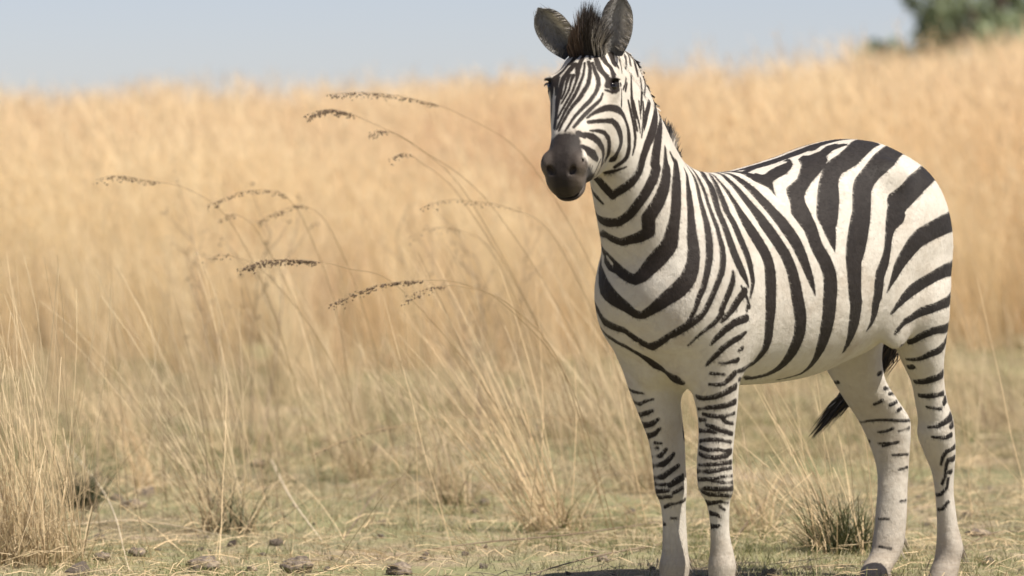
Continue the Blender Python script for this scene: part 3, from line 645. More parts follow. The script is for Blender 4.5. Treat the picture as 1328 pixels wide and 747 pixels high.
# dark skin round the eyes, dark muzzle
for s in (1, -1):
    d = np.linalg.norm((PV - hp(.129, s * .094, .024)) * 1.0, axis=1)
    FST = np.maximum(FST, np.where(np.abs(HW_ * s - .09) < .05, (.0255 - d) * .8, -1))
_aw = np.abs(HW_)
MZ = HU_ - (.350 + np.where(HW_ > 0, .088, .02) * np.clip((_aw - .034) / .026, 0, 1) - .03 * np.clip((-HV_ - .03) / .04, 0, 1))
MZ = np.where(INHEAD & (HU_ > .25), MZ, -.3)
def add_attr(me, name, arr):
    a = me.attributes.new(name, 'FLOAT', 'POINT'); a.data.foreach_set('value', np.asarray(arr, np.float32))
add_attr(zme, 'stripe', np.clip(FST, -.02, .02))
add_attr(zme, 'muzzle', np.clip(MZ, -.2, .2))
add_attr(zme, 'chin', np.clip((HU_ - .40) / .08, 0, 1) * np.clip((_aw - .015) / .04, 0, 1) * (MZ > -.05))

def coat_material():
    m, nt, b = new_mat("zebra_coat"); k = NB(nt)
    tc = k.n('ShaderNodeTexCoord').outputs['Object']
    st, mz, ch = k.attr('stripe').outputs['Fac'], k.attr('muzzle').outputs['Fac'], k.attr('chin').outputs['Fac']
    n1 = k.noise(420, 2, .6, tc); n2 = k.noise(75, 2, .5, tc)
    f = k.math('ADD', st, k.math('MULTIPLY', k.math('SUBTRACT', n1, .5), .0022))
    f = k.math('ADD', f, k.math('MULTIPLY', k.math('SUBTRACT', n2, .5), .0022))
    mpf = k.n('ShaderNodeMapping'); mpf.inputs['Scale'].default_value = (1, 1, .35); k.l(tc, mpf.inputs[0])
    f = k.math('ADD', f, k.math('MULTIPLY', k.math('SUBTRACT', k.noise(260, 3, .7, mpf.outputs[0]), .5), .0045))
    f = k.math('ADD', k.math('DIVIDE', f, .0040), .5, clamp=True)
    sep = k.n('ShaderNodeSeparateXYZ'); k.l(tc, sep.inputs[0])
    big = k.noise(7, 3, .6, tc); mid = k.noise(38, 3, .65, tc)
    # white hair: cream, dustier in patches and low down
    dust = k.math('MULTIPLY', big, mid)
    low = k.math('SUBTRACT', 1.0, k.math('MULTIPLY', sep.outputs[2], 1.6), clamp=True)
    dustf = k.math('ADD', k.math('MULTIPLY', dust, .9), k.math('MULTIPLY', low, .14), clamp=True)
    stain = k.math('MULTIPLY', k.math('SUBTRACT', k.noise(5.5, 4, .6, tc), .53, clamp=True), 3.6, clamp=True)
    dustf = k.math('ADD', dustf, k.math('MULTIPLY', stain, .55), clamp=True)
    wcol = k.mix(dustf, (.60, .57, .51), (.37, .30, .225))
    # dark hair: brown-black in front, greyer black on the rump
    fx = k.math('ADD', k.math('MULTIPLY', sep.outputs[0], .8), .45, clamp=True)
    dcol = k.mix(fx, (.0105, .0100, .0100), (.0150, .0105, .0085))
    dcol = k.mix(k.math('MULTIPLY', mid, .6), dcol, (.040, .031, .026))
    mps = k.n('ShaderNodeMapping'); mps.inputs['Scale'].default_value = (14, 14, 130); k.l(tc, mps.inputs[0])
    foot = k.math('SUBTRACT', 1.0, k.math('MULTIPLY', sep.outputs[2], 4.2), clamp=True)
    wcol = k.mix(k.math('MULTIPLY', foot, k.math('ADD', .15, k.noise(1.0, 3, .6, mps.outputs[0])), clamp=True), wcol, (.24, .185, .13))
    col = k.mix(f, wcol, dcol)
    mf = k.math('ADD', k.math('DIVIDE', k.math('ADD', mz, k.math('MULTIPLY', k.math('SUBTRACT', n2, .5), .03)), .026), .5, clamp=True)
    mcol = k.mix(ch, (.017, .013, .0115), (.13, .105, .086))
    mcol = k.mix(k.math('MULTIPLY', mid, .35), mcol, (.05, .038, .032))
    col = k.mix(mf, col, mcol)
    k.l(col, b.inputs['Base Color'])
    b.inputs['Roughness'].default_value = .62
    b.inputs['Specular IOR Level'].default_value = .22
    b.inputs['Sheen Weight'].default_value = .03
    b.inputs['Sheen Roughness'].default_value = .4
    mp = k.n('ShaderNodeMapping'); mp.inputs['Scale'].default_value = (1, 1, .25); k.l(tc, mp.inputs[0])
    h = k.math('ADD', k.noise(520, 2, .6, mp.outputs[0]), k.math('MULTIPLY', k.noise(45, 2, .5, tc), 1.6))
    h = k.math('ADD', h, k.math('MULTIPLY', k.noise(13, 2, .5, tc), 5.0))
    k.l(k.bump(h, .42, .003), b.inputs['Normal'])
    return m
COAT = coat_material()
zme.materials.append(COAT)

# ---- the short hair of the coat, lying back along the body
_r = np.random.default_rng(21)
_lenw = np.where(INHEAD, .22, 1.0)
NH = 300000
hi = _r.choice(NV, NH, p=_lenw / _lenw.sum())
Pn, Nn = PV[hi], NN[hi].astype(float)
flow = np.tile(np.array([-.80, 0, -.60]), (NH, 1))
flow[Pn[:, 2] < .72] = (-.15, 0, -1)
nk = (Pn[:, 0] > .45) & (Pn[:, 2] > .95); flow[nk] = (-.35, 0, -.93)
flow[INHEAD[hi]] = -HU + HV * .2
flow += _r.normal(0, .22, (NH, 3))
flow -= (flow * Nn).sum(1)[:, None] * Nn; flow /= np.linalg.norm(flow, axis=1)[:, None] + 1e-9
side_ = np.cross(Nn, flow)
Pn = Pn + side_ * _r.uniform(-.003, .003, NH)[:, None] + flow * _r.uniform(-.003, .003, NH)[:, None] - Nn * .0004
Lh = _r.uniform(.006, .011, NH) * np.where(INHEAD[hi], .6, 1) * np.where(MZ[hi] > 0, .5, 1)
wh = _r.uniform(.0009, .0016, NH) * np.where(INHEAD[hi], .7, 1)
tip = Pn + flow * Lh[:, None] + Nn * (Lh * _r.uniform(.10, .30, NH))[:, None]
HVt = np.empty((NH * 3, 3)); HVt[0::3] = Pn - side_ * wh[:, None] * .5; HVt[1::3] = Pn + side_ * wh[:, None] * .5; HVt[2::3] = tip
coat_hair = mesh_obj("coat_hair", HVt, np.arange(NH * 3).reshape(-1, 3), COAT, zebra, smooth=False)
tag(coat_hair, kind="stuff")
for nm, arr in (('stripe', np.clip(FST, -.02, .02)), ('muzzle', np.clip(MZ, -.2, .2)), ('chin', np.clip((HU_ - .40) / .08, 0, 1) * np.clip((_aw - .015) / .04, 0, 1) * (MZ > -.05))):
    add_attr(coat_hair.data, nm, np.repeat(arr[hi], 3))


# ---- helpers for hair made of thin tapering blades
class Hair:
    def __init__(s): s.v = []; s.f = []; s.c = []
    def strand(s, pts, w, side, c0, c1=None):
        n = len(pts); b = len(s.v); c1 = c0 if c1 is None else c1
        for i, p in enumerate(pts):
            t = i / (n - 1); ww = w * (1 - t) * .5 + w * .04
            s.v.append(p - side * ww); s.v.append(p + side * ww)
            c = np.array(c0) * (1 - t) + np.array(c1) * t
            s.c.append(c); s.c.append(c)
        for i in range(n - 1):
            a = b + 2 * i; s.f.append((a, a + 1, a + 3, a + 2))
    def build(s, name, mat, parent):
        o = mesh_obj(name, np.array(s.v), np.array(s.f), mat, parent)
        ca = o.data.color_attributes.new('tint', 'FLOAT_COLOR', 'POINT')
        ca.data.foreach_set('color', np.concatenate([np.array(s.c), np.ones((len(s.c), 1))], 1).astype(np.float32).ravel())
        return o
def tint_mat(name, rough=.6, sheen=.1):
    m, nt, b = new_mat(name); k = NB(nt)
    a = k.attr('tint').outputs['Color']
    tc = k.n('ShaderNodeTexCoord').outputs['Object']
    k.l(k.mix(k.math('MULTIPLY', k.noise(160, 2, .6, tc), .35), a, (.0, .0, .0), 'MIX'), b.inputs['Base Color'])
    b.inputs['Roughness'].default_value = rough; b.inputs['Sheen Weight'].default_value = sheen
    b.inputs['Specular IOR Level'].default_value = .25
    return m
HAIR_M = tint_mat("hair")
rng = np.random.default_rng(5)
def unit(v): v = np.asarray(v, float); return v / np.linalg.norm(v)

from mathutils.bvhtree import BVHTree
zbvh = BVHTree.FromPolygons([Vector(v) for v in ZV], ZF.tolist())
def on_skin(p, outward):
    """skin point met when coming in from outside towards p"""
    o = Vector(p) + Vector(outward) * .6
    loc, n, i, d = zbvh.ray_cast(o, -Vector(outward))
    return np.array(loc) if loc is not None else np.array(p)

# mane along the crest: t=0 between the ears, t=1 at the withers
_axn = unit(NBp - NA)
CREST = []
for t in np.linspace(0, 1, 60):
    if t < .14:
        q = hp(-.045 + .0 * t, 0, 0) + np.array([-.25 * t, 0, -.12 * t]); od = unit(HV * .35 - HU * .9)
    else:
        tt = (t - .14) / .86
        q = (NBp + _axn * .04) * (1 - tt) + np.array([.36, 0, 1.16]) * tt
        od = unit(np.array([-.80 + .62 * tt, 0, .60 + .35 * tt]))
    CREST.append((on_skin(q, od), od))
CP = np.array([c[0] for c in CREST]); CD = np.array([c[1] for c in CREST])
for _ in range(4):
    CP[1:-1] = (CP[:-2] + CP[1:-1] * 2 + CP[2:]) / 4; CD[1:-1] = (CD[:-2] + CD[1:-1] * 2 + CD[2:]) / 4
mane = Hair()
BLK, BRN, WHT = (.022, .018, .017), (.085, .052, .038), (.62, .56, .48)
for i in range(2400):
    t = rng.random() * .79; x = t * 59; j = min(int(x), 58); f = x - j
    p = CP[j] * (1 - f) + CP[j + 1] * f; d = unit(CD[j] * (1 - f) + CD[j + 1] * f)
    y = rng.normal(0, .008)
    lean = np.array([0, -1, 0]) * (2.0 * math.exp(-((t - .37) / .27) ** 6) + .03)   # it has flopped to the far side in mid neck
    L = (.085 if t < .68 else .085 * (1 - (t - .68) / .11 * .6)) * rng.uniform(.8, 1.1)
    dd = unit(d + lean + rng.normal(0, .07, 3))
    p0 = p + np.array([0, y, 0]) - dd * .012
    band = math.sin(t * 62.0 + 1.0) > .1
    base = WHT if band and t > .10 else BLK
    mane.strand([p0, p0 + dd * L * .55, p0 + dd * L * .98 + np.array([rng.normal(0, .004), rng.normal(0, .004), -.004])], .005, unit(np.cross(dd, rng.normal(0, 1, 3))), base, BRN if t < .15 else BLK)
mane.build("mane", HAIR_M, zebra)

# forelock: the brush of hair that stands between the ears
fore = Hair()
for i in range(2200):
    w = rng.uniform(-.052, .050); uu = rng.uniform(-.035, .03)
    p = on_skin(hp(uu, w, 0), HV) - HV * .004
    up = unit(b_from_w(np.array([-.18 + w * 2.2, -.35, .93])) + rng.normal(0, .09, 3))
    L = rng.uniform(.09, .125) * (1.40 - abs(w - .004) * 16)
    L = max(L, .035)
    if w > .022: c0, c1 = ((.55, .50, .44), (.40, .36, .32)) if rng.random() < .6 else (BLK, BLK)
    elif w > -.006: c0, c1 = BLK, (.06, .045, .038)
    else: c0, c1 = ((.06, .04, .031), (.19, .125, .092)) if rng.random() < .6 else (BRN, (.22, .16, .125))
    fore.strand([p, p + up * L * .5 + HV * .004, p + up * L + b_from_w(np.array([.016, 0, -.010]))], .0042, unit(np.cross(up, rng.normal(0, 1, 3))), c0, c1)
fore.build("forelock", HAIR_M, zebra)

# ears: cupped leaves with a dark hollow
def ear_mat():
    m, nt, b = new_mat("ear_skin"); k = NB(nt)
    tc = k.n('ShaderNodeTexCoord').outputs['Object']
    a = k.attr('tint').outputs['Color']
    k.l(k.mix(k.math('MULTIPLY', k.noise(130, 3, .6, tc), .5), a, (.07, .066, .06)), b.inputs['Base Color'])
    b.inputs['Roughness'].default_value = .7; b.inputs['Sheen Weight'].default_value = .1
    return m
EAR_M = ear_mat()
def make_ear(base, axis_w, face_w, L, W, patch_side):
    ax = unit(b_from_w(np.array(axis_w))); fc = b_from_w(np.array(face_w)); fc = unit(fc - ax * (fc @ ax)); sd = unit(np.cross(fc, ax))
    ns, ntt = 26, 17
    V, Cc = [], []
    for lay in (0, 1):
        for i in range(ns):
            s = i / (ns - 1)
            w = W * ((.52 + .48 * math.sin(s / .48 * math.pi / 2)) if s < .48 else max(.04, 1 - ((s - .48) / .52) ** 2.5) ** .5)
            for j in range(ntt):
                t = j / (ntt - 1) * 2 - 1
                cup = W * .85 * (t * t) * (1 - .55 * s)
                p = base + ax * (L * s) + sd * (t * w) + fc * (cup - .018 + .018 * s) - fc * (.006 * lay)
                p = p + ax * (-.010 * t * t * s)
                V.append(p)
                if lay == 0:
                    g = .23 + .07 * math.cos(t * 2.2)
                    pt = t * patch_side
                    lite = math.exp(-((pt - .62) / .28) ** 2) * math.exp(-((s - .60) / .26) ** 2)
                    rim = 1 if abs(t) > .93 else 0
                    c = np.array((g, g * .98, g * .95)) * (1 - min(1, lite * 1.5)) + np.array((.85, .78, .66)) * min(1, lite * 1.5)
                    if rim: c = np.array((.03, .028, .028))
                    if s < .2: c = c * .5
                else:
                    c = np.array((.6, .55, .48)) if (s < .35 or .5 < s < .62) else np.array((.035, .03, .028))
                Cc.append(c)
    F = []
    N = ns * ntt
    for i in range(ns - 1):
        for j in range(ntt - 1):
            a = i * ntt + j
            F.append((a, a + 1, a + ntt + 1, a + ntt)); F.append((N + a, N + a + ntt, N + a + ntt + 1, N + a + 1))
    for i in range(ns - 1):
        for j, sg in ((0, 1), (ntt - 1, -1)):
            a = i * ntt + j
            F.append((a, a + ntt, N + a + ntt, N + a))
    for j in range(ntt - 1):
        a = (ns - 1) * ntt + j; F.append((a, a + 1, N + a + 1, N + a))
    o = mesh_obj("ear", np.array(V), np.array(F), EAR_M, zebra)
    ca = o.data.color_attributes.new('tint', 'FLOAT_COLOR', 'POINT')
    ca.data.foreach_set('color', np.concatenate([np.array(Cc), np.ones((len(Cc), 1))], 1).astype(np.float32).ravel())
    h = Hair(); V = np.array(V)
    for q in range(800):
        i = rng.integers(2, ns - 2); edge = rng.random() < .6
        j = (rng.integers(0, 3) if rng.random() < .5 else rng.integers(ntt - 3, ntt)) if edge else rng.integers(0, ntt)
        p = V[i * ntt + j]; t = j / (ntt - 1) * 2 - 1
        d = unit(-sd * t * .9 + ax * .7 + fc * .35 + rng.normal(0, .25, 3))
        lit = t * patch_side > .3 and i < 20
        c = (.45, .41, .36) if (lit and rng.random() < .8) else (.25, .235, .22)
        ln = rng.uniform(.012, .03)
        h.strand([p, p + d * ln * .6, p + d * ln], .0013, unit(np.cross(d, rng.normal(0, 1, 3))), c)
    h.build("ear_hair", HAIR_M, o)
    return o
make_ear(hp(-.012, -.055, .028), (-.60, -.10, .79), (-.28, -.93, .20), .166, .049, -1)
make_ear(hp(-.010, .066, .022), (.10, .0, .99), (.10, -.98, .12), .178, .047, -1)

# eyes
em, ent, eb = new_mat("eye_wet")
eb.inputs['Base Color'].default_value = (.008, .006, .005, 1); eb.inputs['Roughness'].default_value = .06
def uv_ball(c, r, n=14, m=20):
    V = [c + np.array([math.sin(a) * math.cos(b), math.sin(a) * math.sin(b), math.cos(a)]) * r for a in np.linspace(0, math.pi, n) for b in np.linspace(0, 2 * math.pi, m, endpoint=False)]
    F = [(i * m + j, i * m + (j + 1) % m, (i + 1) * m + (j + 1) % m, (i + 1) * m + j) for i in range(n - 1) for j in range(m)]
    return V, F
for s in (1, -1):
    lash = Hair()
    c = hp(.130, s * .0855, .019)
    mesh_obj("eye", *uv_ball(c, .0178), em, zebra)
    for q in range(70):
        a = rng.uniform(-1, 1)
        p = c + HW * s * (.014 - .004 * a * a) + HU * (-.004) + HV * .0 + (HV * .7 - HU * .7) * (.011 - .006 * a * a) + (HU * .7 + HV * .7) * (a * .016)
        d = unit(HW * s * .9 + HU * .55 + HV * .2 + rng.normal(0, .12, 3))
        lash.strand([p, p + d * .008, p + d * .015 + np.array([0, 0, -.004])], .0016, unit(np.cross(d, HV)), BLK)
    tag(lash.build("eyelashes", HAIR_M, zebra), kind="stuff")

# tail tuft
tuft = Hair()
for i in range(1700):
    t = rng.uniform(.22, .80)
    p = tail_at(t); q = tail_at(min(1, t + .02)); d = unit(q - p)
    off = rng.normal(0, 1, 3) * (.0095 - .006 * max(0, t - .45))
    t2 = min(1.0, t + rng.uniform(.12, .26))
    e = tail_at(t2) + off * rng.uniform(.7, 1.5) + np.array([0, 0, -.012])
    mid_ = tail_at((t + t2) / 2) + off * 1.3
    c = BLK if rng.random() < .7 else (.085, .062, .048)
    tuft.strand([p + off * .6, mid_, e], .006, unit(np.cross(d, rng.normal(0, 1, 3))), c)
tuft.build("tail_tuft", HAIR_M, zebra)

# long hair of the breast and the fetlocks
for rows, n in ((FL, 50), (FR, 50), (HL, 80), (HR, 90)):
    R = np.array(rows); feath = Hair()
    for i in range(n):
        z = rng.uniform(.09, .15); a = rng.uniform(-.9, .9) + math.pi
        c = np.array([np.interp(-z, -R[:, 0], R[:, 1]), np.interp(-z, -R[:, 0], R[:, 2])]); r = np.interp(-z, -R[:, 0], R[:, 3])
        p = np.array([c[0] + math.cos(a) * r * .9, c[1] + math.sin(a) * r * .9, z]); d = unit(np.array([math.cos(a) * .5, math.sin(a) * .5, -1]))
        feath.strand([p, p + d * .02, p + d * rng.uniform(.03, .05)], .003, unit(np.cross(d, rng.normal(0, 1, 3))), (.40, .34, .28) if rng.random() < .6 else (.05, .04, .035))
    tag(feath.build("fetlock_hair", HAIR_M, zebra), kind="stuff")

# hooves
hm, hnt, hb = new_mat("hoof_horn"); k = NB(hnt)
k.l(k.ramp(k.noise(60, 3, .6, k.n('ShaderNodeTexCoord').outputs['Object']), [(.3, (.17, .14, .11)), (.7, (.33, .275, .215))]), hb.inputs['Base Color'])
hb.inputs['Roughness'].default_value = .6
for rows in (FL, FR, HL, HR):
    R = np.array(rows); cx, cy = np.interp(-.045, -R[:, 0], R[:, 1]), np.interp(-.045, -R[:, 0], R[:, 2])
    V, F, m_ = [], [], 20
    prof = [(.030, .034, .004), (.025, .045, .010), (.014, .051, .014), (.004, .056, .020), (-.008, .054, .020), (-.008, .0, .02)]
    for z, r, dx in prof:
        for j in range(m_):
            a = 2 * math.pi * j / m_; rr = r * (1.0 if math.cos(a) > -.4 else .9)
            V.append((cx + dx + math.cos(a) * rr * 1.08, cy + math.sin(a) * rr * .95, z))
    for i in range(len(prof) - 1):
        for j in range(m_):
            F.append((i * m_ + j, i * m_ + (j + 1) % m_, (i + 1) * m_ + (j + 1) % m_, (i + 1) * m_ + j))
    mesh_obj("hoof", V, F, hm, zebra)
# ================================================================ LAND
FPX = 6020.0
_fw = Vector((0, math.cos(PITCH), -math.sin(PITCH))); _up = Vector((0, math.sin(PITCH), math.cos(PITCH)))
def smooth(a, b, x):
    t = np.clip((x - a) / (b - a), 0, 1); return t * t * (3 - 2 * t)
def land(x, y):
    """height of the ground: level by the zebra, rising to a low grassy ridge, higher to the right"""
    x = np.asarray(x, float); y = np.asarray(y, float); d = y + 14.0
    s = smooth(24, 62, d)
    z = s * (.68 + .080 * np.clip(x, -40, 40)) - smooth(75, 260, d) * 2.6
    b = .018 * np.sin(x * 2.1 + .7 * y) * np.sin(y * 1.3 + .5) + .012 * np.sin(x * 5.3 + 1.1) * np.sin(y * 4.1 + x * 1.7)
    return z + b * smooth(.8, 2.5, np.hypot(x, y))
def at(px, py, d):
    """point seen at photo pixel (px, py), d metres out"""
    v = _fw * FPX + Vector((px - 664, 0, 0)) - _up * (py - 373.5)
    return CAM + v * (d / v.y)
def ground_at(px, py):
    d = 15.0
    for _ in range(30):
        p = at(px, py, d)
        e = p.z - float(land(p.x, p.y)); v = (p - CAM) / d
        d += e / max(1e-4, -(v.z)) if v.z < 0 else 0
    p = at(px, py, d); return Vector((p.x, p.y, float(land(p.x, p.y))))

def axis_pts(lo, hi, near_lo, near_hi, step, n_far):
    a = np.arange(near_lo, near_hi + step / 2, step)
    l = near_lo - np.geomspace(step, near_lo - lo, n_far)[::-1]; h = near_hi + np.geomspace(step, hi - near_hi, n_far)
    return np.concatenate([l, a, h])
gx = axis_pts(-1800, 1800, -9, 9, .10, 40); gy = axis_pts(-300, 3000, -3, 18, .10, 60)
XX, YY = np.meshgrid(gx, gy); ZZ = land(XX, YY)
nx, ny = len(gx), len(gy)
q = np.arange(nx * ny).reshape(ny, nx)
GF = np.stack([q[:-1, :-1].ravel(), q[:-1, 1:].ravel(), q[1:, 1:].ravel(), q[1:, :-1].ravel()], 1)
def ground_mat():
    m, nt, b = new_mat("dry_ground"); k = NB(nt)
    p = k.n('ShaderNodeNewGeometry').outputs['Position']
    n1, n2, n3 = k.noise(.9, 4, .6, p), k.noise(7, 4, .65, p), k.noise(45, 4, .7, p)
    soil = k.ramp(n3, [(.3, (.13, .10, .075)), (.5, (.29, .225, .155)), (.7, (.50, .40, .275))])
    green = k.ramp(n3, [(.3, (.13, .13, .065)), (.7, (.29, .28, .15))])
    f = k.ramp(k.math('ADD', k.math('MULTIPLY', n1, .6), k.math('MULTIPLY', n2, .4)), [(.40, (0, 0, 0)), (.54, (1, 1, 1))])
    k.l(k.mix(f, soil, green), b.inputs['Base Color'])
    b.inputs['Roughness'].default_value = .95; b.inputs['Specular IOR Level'].default_value = .1
    k.l(k.bump(k.math('ADD', n2, k.math('MULTIPLY', n3, .5)), .7, .03), b.inputs['Normal'])
    return m
ground = mesh_obj("ground", np.stack([XX.ravel(), YY.ravel(), ZZ.ravel()], 1), GF, ground_mat())
tag(ground, "dry grassland floor of straw, grey soil and short green grass", "ground", kind='structure')

# ---------------------------------------------------------------- grass
def blade_material(name, low, high, alt, trans=.35, scale=.35, red=False):
    """colour from root to tip in 'h', large patches from the place where it grows, a little from 'rnd'"""
    m, nt, b = new_mat(name); k = NB(nt)
    h = k.attr('h').outputs['Fac']; r = k.attr('rnd').outputs['Fac']
    p = k.n('ShaderNodeNewGeometry').outputs['Position']
    pn = k.noise(scale, 3, .6, p)
    oi = k.n('ShaderNodeObjectInfo').outputs['Random']
    c = k.mix(h, low, high)
    f = k.ramp(k.math('ADD', k.math('MULTIPLY', pn, .7), k.math('MULTIPLY', oi, .3)), [(.42, (0, 0, 0)), (.66, (1, 1, 1))])
    c = k.mix(f, c, alt)
    if red:
        c = k.mix(k.ramp(k.noise(.42, 2, .5, p), [(.62, (0, 0, 0)), (.72, (.6, .6, .6))]), c, (.55, .33, .20))
    v = k.math('ADD', .68, k.math('MULTIPLY', r, .6))
    vm = k.n('ShaderNodeVectorMath', operation='SCALE'); k.l(c, vm.inputs[0]); k.l(v, vm.inputs['Scale'])
    k.l(vm.outputs[0], b.inputs['Base Color'])
    b.inputs['Roughness'].default_value = .55; b.inputs['Specular IOR Level'].default_value = .35
    tr = k.n('ShaderNodeBsdfTranslucent'); k.l(vm.outputs[0], tr.inputs['Color'])
    mx = k.n('ShaderNodeMixShader'); mx.inputs[0].default_value = trans
    k.l(b.outputs[0], mx.inputs[1]); k.l(tr.outputs[0], mx.inputs[2])
    k.l(mx.outputs[0], nt.nodes['Material Output'].inputs['Surface'])
    return m

class Blades:
    def __init__(s): s.v = []; s.f = []; s.h = []; s.r = []
    def blade(s, pts, w0, w1=None, rnd=.5, h0=0.0, h1=1.0, side=None):
        pts = np.asarray(pts, float); n = len(pts); b = len(s.v); w1 = w0 * .25 if w1 is None else w1
        d = pts[-1] - pts[0]
        if side is None:
            a = random.uniform(0, math.pi); side = np.array([math.cos(a), math.sin(a) * .6, 0])
        for i in range(n):
            t = i / (n - 1); w = (w0 * (1 - t) + w1 * t) * .5
            s.v.append(pts[i] - side * w); s.v.append(pts[i] + side * w)
            hh = h0 + (h1 - h0) * t; s.h += [hh, hh]; s.r += [rnd, rnd]
        for i in range(n - 1):
            a = b + 2 * i; s.f.append((a, a + 1, a + 3, a + 2))
    def mesh(s, name, mat):
        me = bpy.data.meshes.new(name); me.from_pydata([tuple(p) for p in s.v], [], s.f)
        me.materials.append(mat); add_attr(me, 'h', s.h); add_attr(me, 'rnd', s.r)
        me.polygons.foreach_set('use_smooth', np.ones(len(me.polygons), bool)); return me
    def build(s, name, mat, parent=None):
        o = bpy.data.objects.new(name, s.mesh(name, mat)); COL.objects.link(o)
        if parent: o.parent = parent
        return o

def arc(base, az, L, lean, droop, n=5, wob=0.0):
    """a stalk of length L: leans by `lean` and bends over by `droop` towards its tip"""
    pts = [np.array(base, float)]; st = L / (n - 1)
    for i in range(1, n):
        t = i / (n - 1); a = lean + droop * t * t
        d = np.array([math.cos(az) * math.sin(a), math.sin(az) * math.sin(a), math.cos(a)])
        if wob: d = d + np.random.normal(0, wob, 3)
        pts.append(pts[-1] + d * st)
    return pts

random.seed(3); np.random.seed(3)
STRAW = blade_material("straw_grass", (.30, .225, .125), (.80, .655, .43), (.70, .53, .32), .30, .45)
TALL = blade_material("tall_dry_grass", (.62, .505, .315), (.88, .74, .495), (.78, .60, .38), .52, .22, True)
SHORT = blade_material("short_grass_blades", (.13, .125, .075), (.36, .34, .215), (.55, .45, .285), .3, .8)
DEEP = blade_material("deep_green_blades", (.025, .032, .013), (.085, .10, .038), (.08, .085, .035), .2, .8)
GREEN = blade_material("green_grass_blades", (.07, .085, .03), (.20, .22, .085), (.32, .29, .14), .3, .8)

SUNV = np.array([math.sin(SUN_AZ * .6), -math.cos(SUN_AZ * .6)])  # between sun and camera; blades are aimed here to catch more light
def sunward():
    """blade edge direction: blades mostly turned broadside between sun and camera, to make the grass brighter"""
    a = math.atan2(SUNV[1], SUNV[0]) + random.gauss(0, .75) + PI * .5
    return np.array([math.cos(a), math.sin(a), 0])
PI = math.pi
def tuft_proto(name, mat, n, hmin, hmax, rad, w, lean, droop, az_bias=math.pi, bias=.5, seg=5, tip=True):
    B = Blades()
    for i in range(n):
        a = random.uniform(0, 2 * math.pi); r = rad * math.sqrt(random.random())
        az = random.gauss(az_bias, .7) if random.random() < bias else random.uniform(0, 2 * math.pi)
        L = random.uniform(hmin, hmax)
        p = arc((math.cos(a) * r, math.sin(a) * r, -.02), az, L, abs(random.gauss(0, lean)), abs(random.gauss(0, droop)), seg)
        B.blade(p, w * random.uniform(.7, 1.3), w * .3, random.random(), side=sunward())
        if tip and random.random() < .5 and hmax > 1:      # loose seed plume
            q = np.array(p[-1]); dd = q - np.array(p[-2]); dd /= np.linalg.norm(dd)
            for j in range(5):
                s0 = q - dd * random.uniform(.0, .30); e = s0 + (dd + np.random.normal(0, .35, 3)) * .09
                B.blade([s0, (s0 + e) / 2, e - np.array([0, 0, .01])], w * 1.2, w * .4, random.random() * .6 + .2, .75, 1.0, sunward())
    me = B.mesh(name, mat); return bpy.data.objects.new(name, me)

def scatter(name, protos, P, rot, scl, label, cat):
    """one uncountable mass of growth: instances of the tufts on scattered points"""
    me = bpy.data.meshes.new(name); me.vertices.add(len(P)); me.vertices.foreach_set('co', np.asarray(P, np.float32).ravel())
    a = me.attributes.new('rot', 'FLOAT_VECTOR', 'POINT'); a.data.foreach_set('vector', np.asarray(rot, np.float32).ravel())
    a = me.attributes.new('scl', 'FLOAT_VECTOR', 'POINT'); a.data.foreach_set('vector', np.asarray(scl, np.float32).ravel())
    o = bpy.data.objects.new(name, me); COL.objects.link(o)
    c = bpy.data.collections.new(name + "_tufts")
    for p in protos: c.objects.link(p)
    ng = bpy.data.node_groups.new(name, 'GeometryNodeTree')
    ng.interface.new_socket('Geometry', in_out='INPUT', socket_type='NodeSocketGeometry')
    ng.interface.new_socket('Geometry', in_out='OUTPUT', socket_type='NodeSocketGeometry')
    N = ng.nodes; gi, go = N.new('NodeGroupInput'), N.new('NodeGroupOutput')
    ci = N.new('GeometryNodeCollectionInfo'); ci.inputs['Collection'].default_value = c
    ci.inputs['Separate Children'].default_value = True; ci.inputs['Reset Children'].default_value = True
    ip = N.new('GeometryNodeInstanceOnPoints'); ip.inputs['Pick Instance'].default_value = True
    def at_(nm):
        n = N.new('GeometryNodeInputNamedAttribute'); n.data_type = 'FLOAT_VECTOR'; n.inputs['Name'].default_value = nm; return n.outputs['Attribute']
    er = N.new('FunctionNodeEulerToRotation')
    L = ng.links
    L.new(gi.outputs[0], ip.inputs['Points']); L.new(ci.outputs[0], ip.inputs['Instance'])
    L.new(at_('rot'), er.inputs[0]); L.new(er.outputs[0], ip.inputs['Rotation']); L.new(at_('scl'), ip.inputs['Scale'])
    L.new(ip.outputs[0], go.inputs[0])
    md = o.modifiers.new('grass', 'NODES'); md.node_group = ng
    tag(o, label, cat, kind='stuff')
    return o

def field(n, d0, d1, margin, power=1.0):
    """points in a wedge that widens with distance"""
    R = np.random.default_rng(int(n))
    d = d0 + (d1 - d0) * R.random(n * 3) ** power
    x = CAM.x + (R.random(n * 3) * 2 - 1) * (d1 * .111 * 1.0 + margin)
    keep = np.abs(x - CAM.x) < d * .111 + margin
    d, x = d[keep][:n], x[keep][:n]
    # the same growth, at the same density, carried on to both sides
    R2 = np.random.default_rng(int(n) + 1); wide = 9.0 if d1 > 50 else 3.0
    area = (d1 - d0) * ((d0 + d1) * .111 + 2 * margin); n2 = int(n * (d1 - d0) * 2 * wide / area)
    d2 = d0 + (d1 - d0) * R2.random(n2) ** power; s2 = np.where(R2.random(n2) < .5, -1, 1)
    x2 = CAM.x + s2 * (d2 * .111 + margin + wide * R2.random(n2))
    return np.concatenate([x, x2]), np.concatenate([d, d2]) - 14.0, R

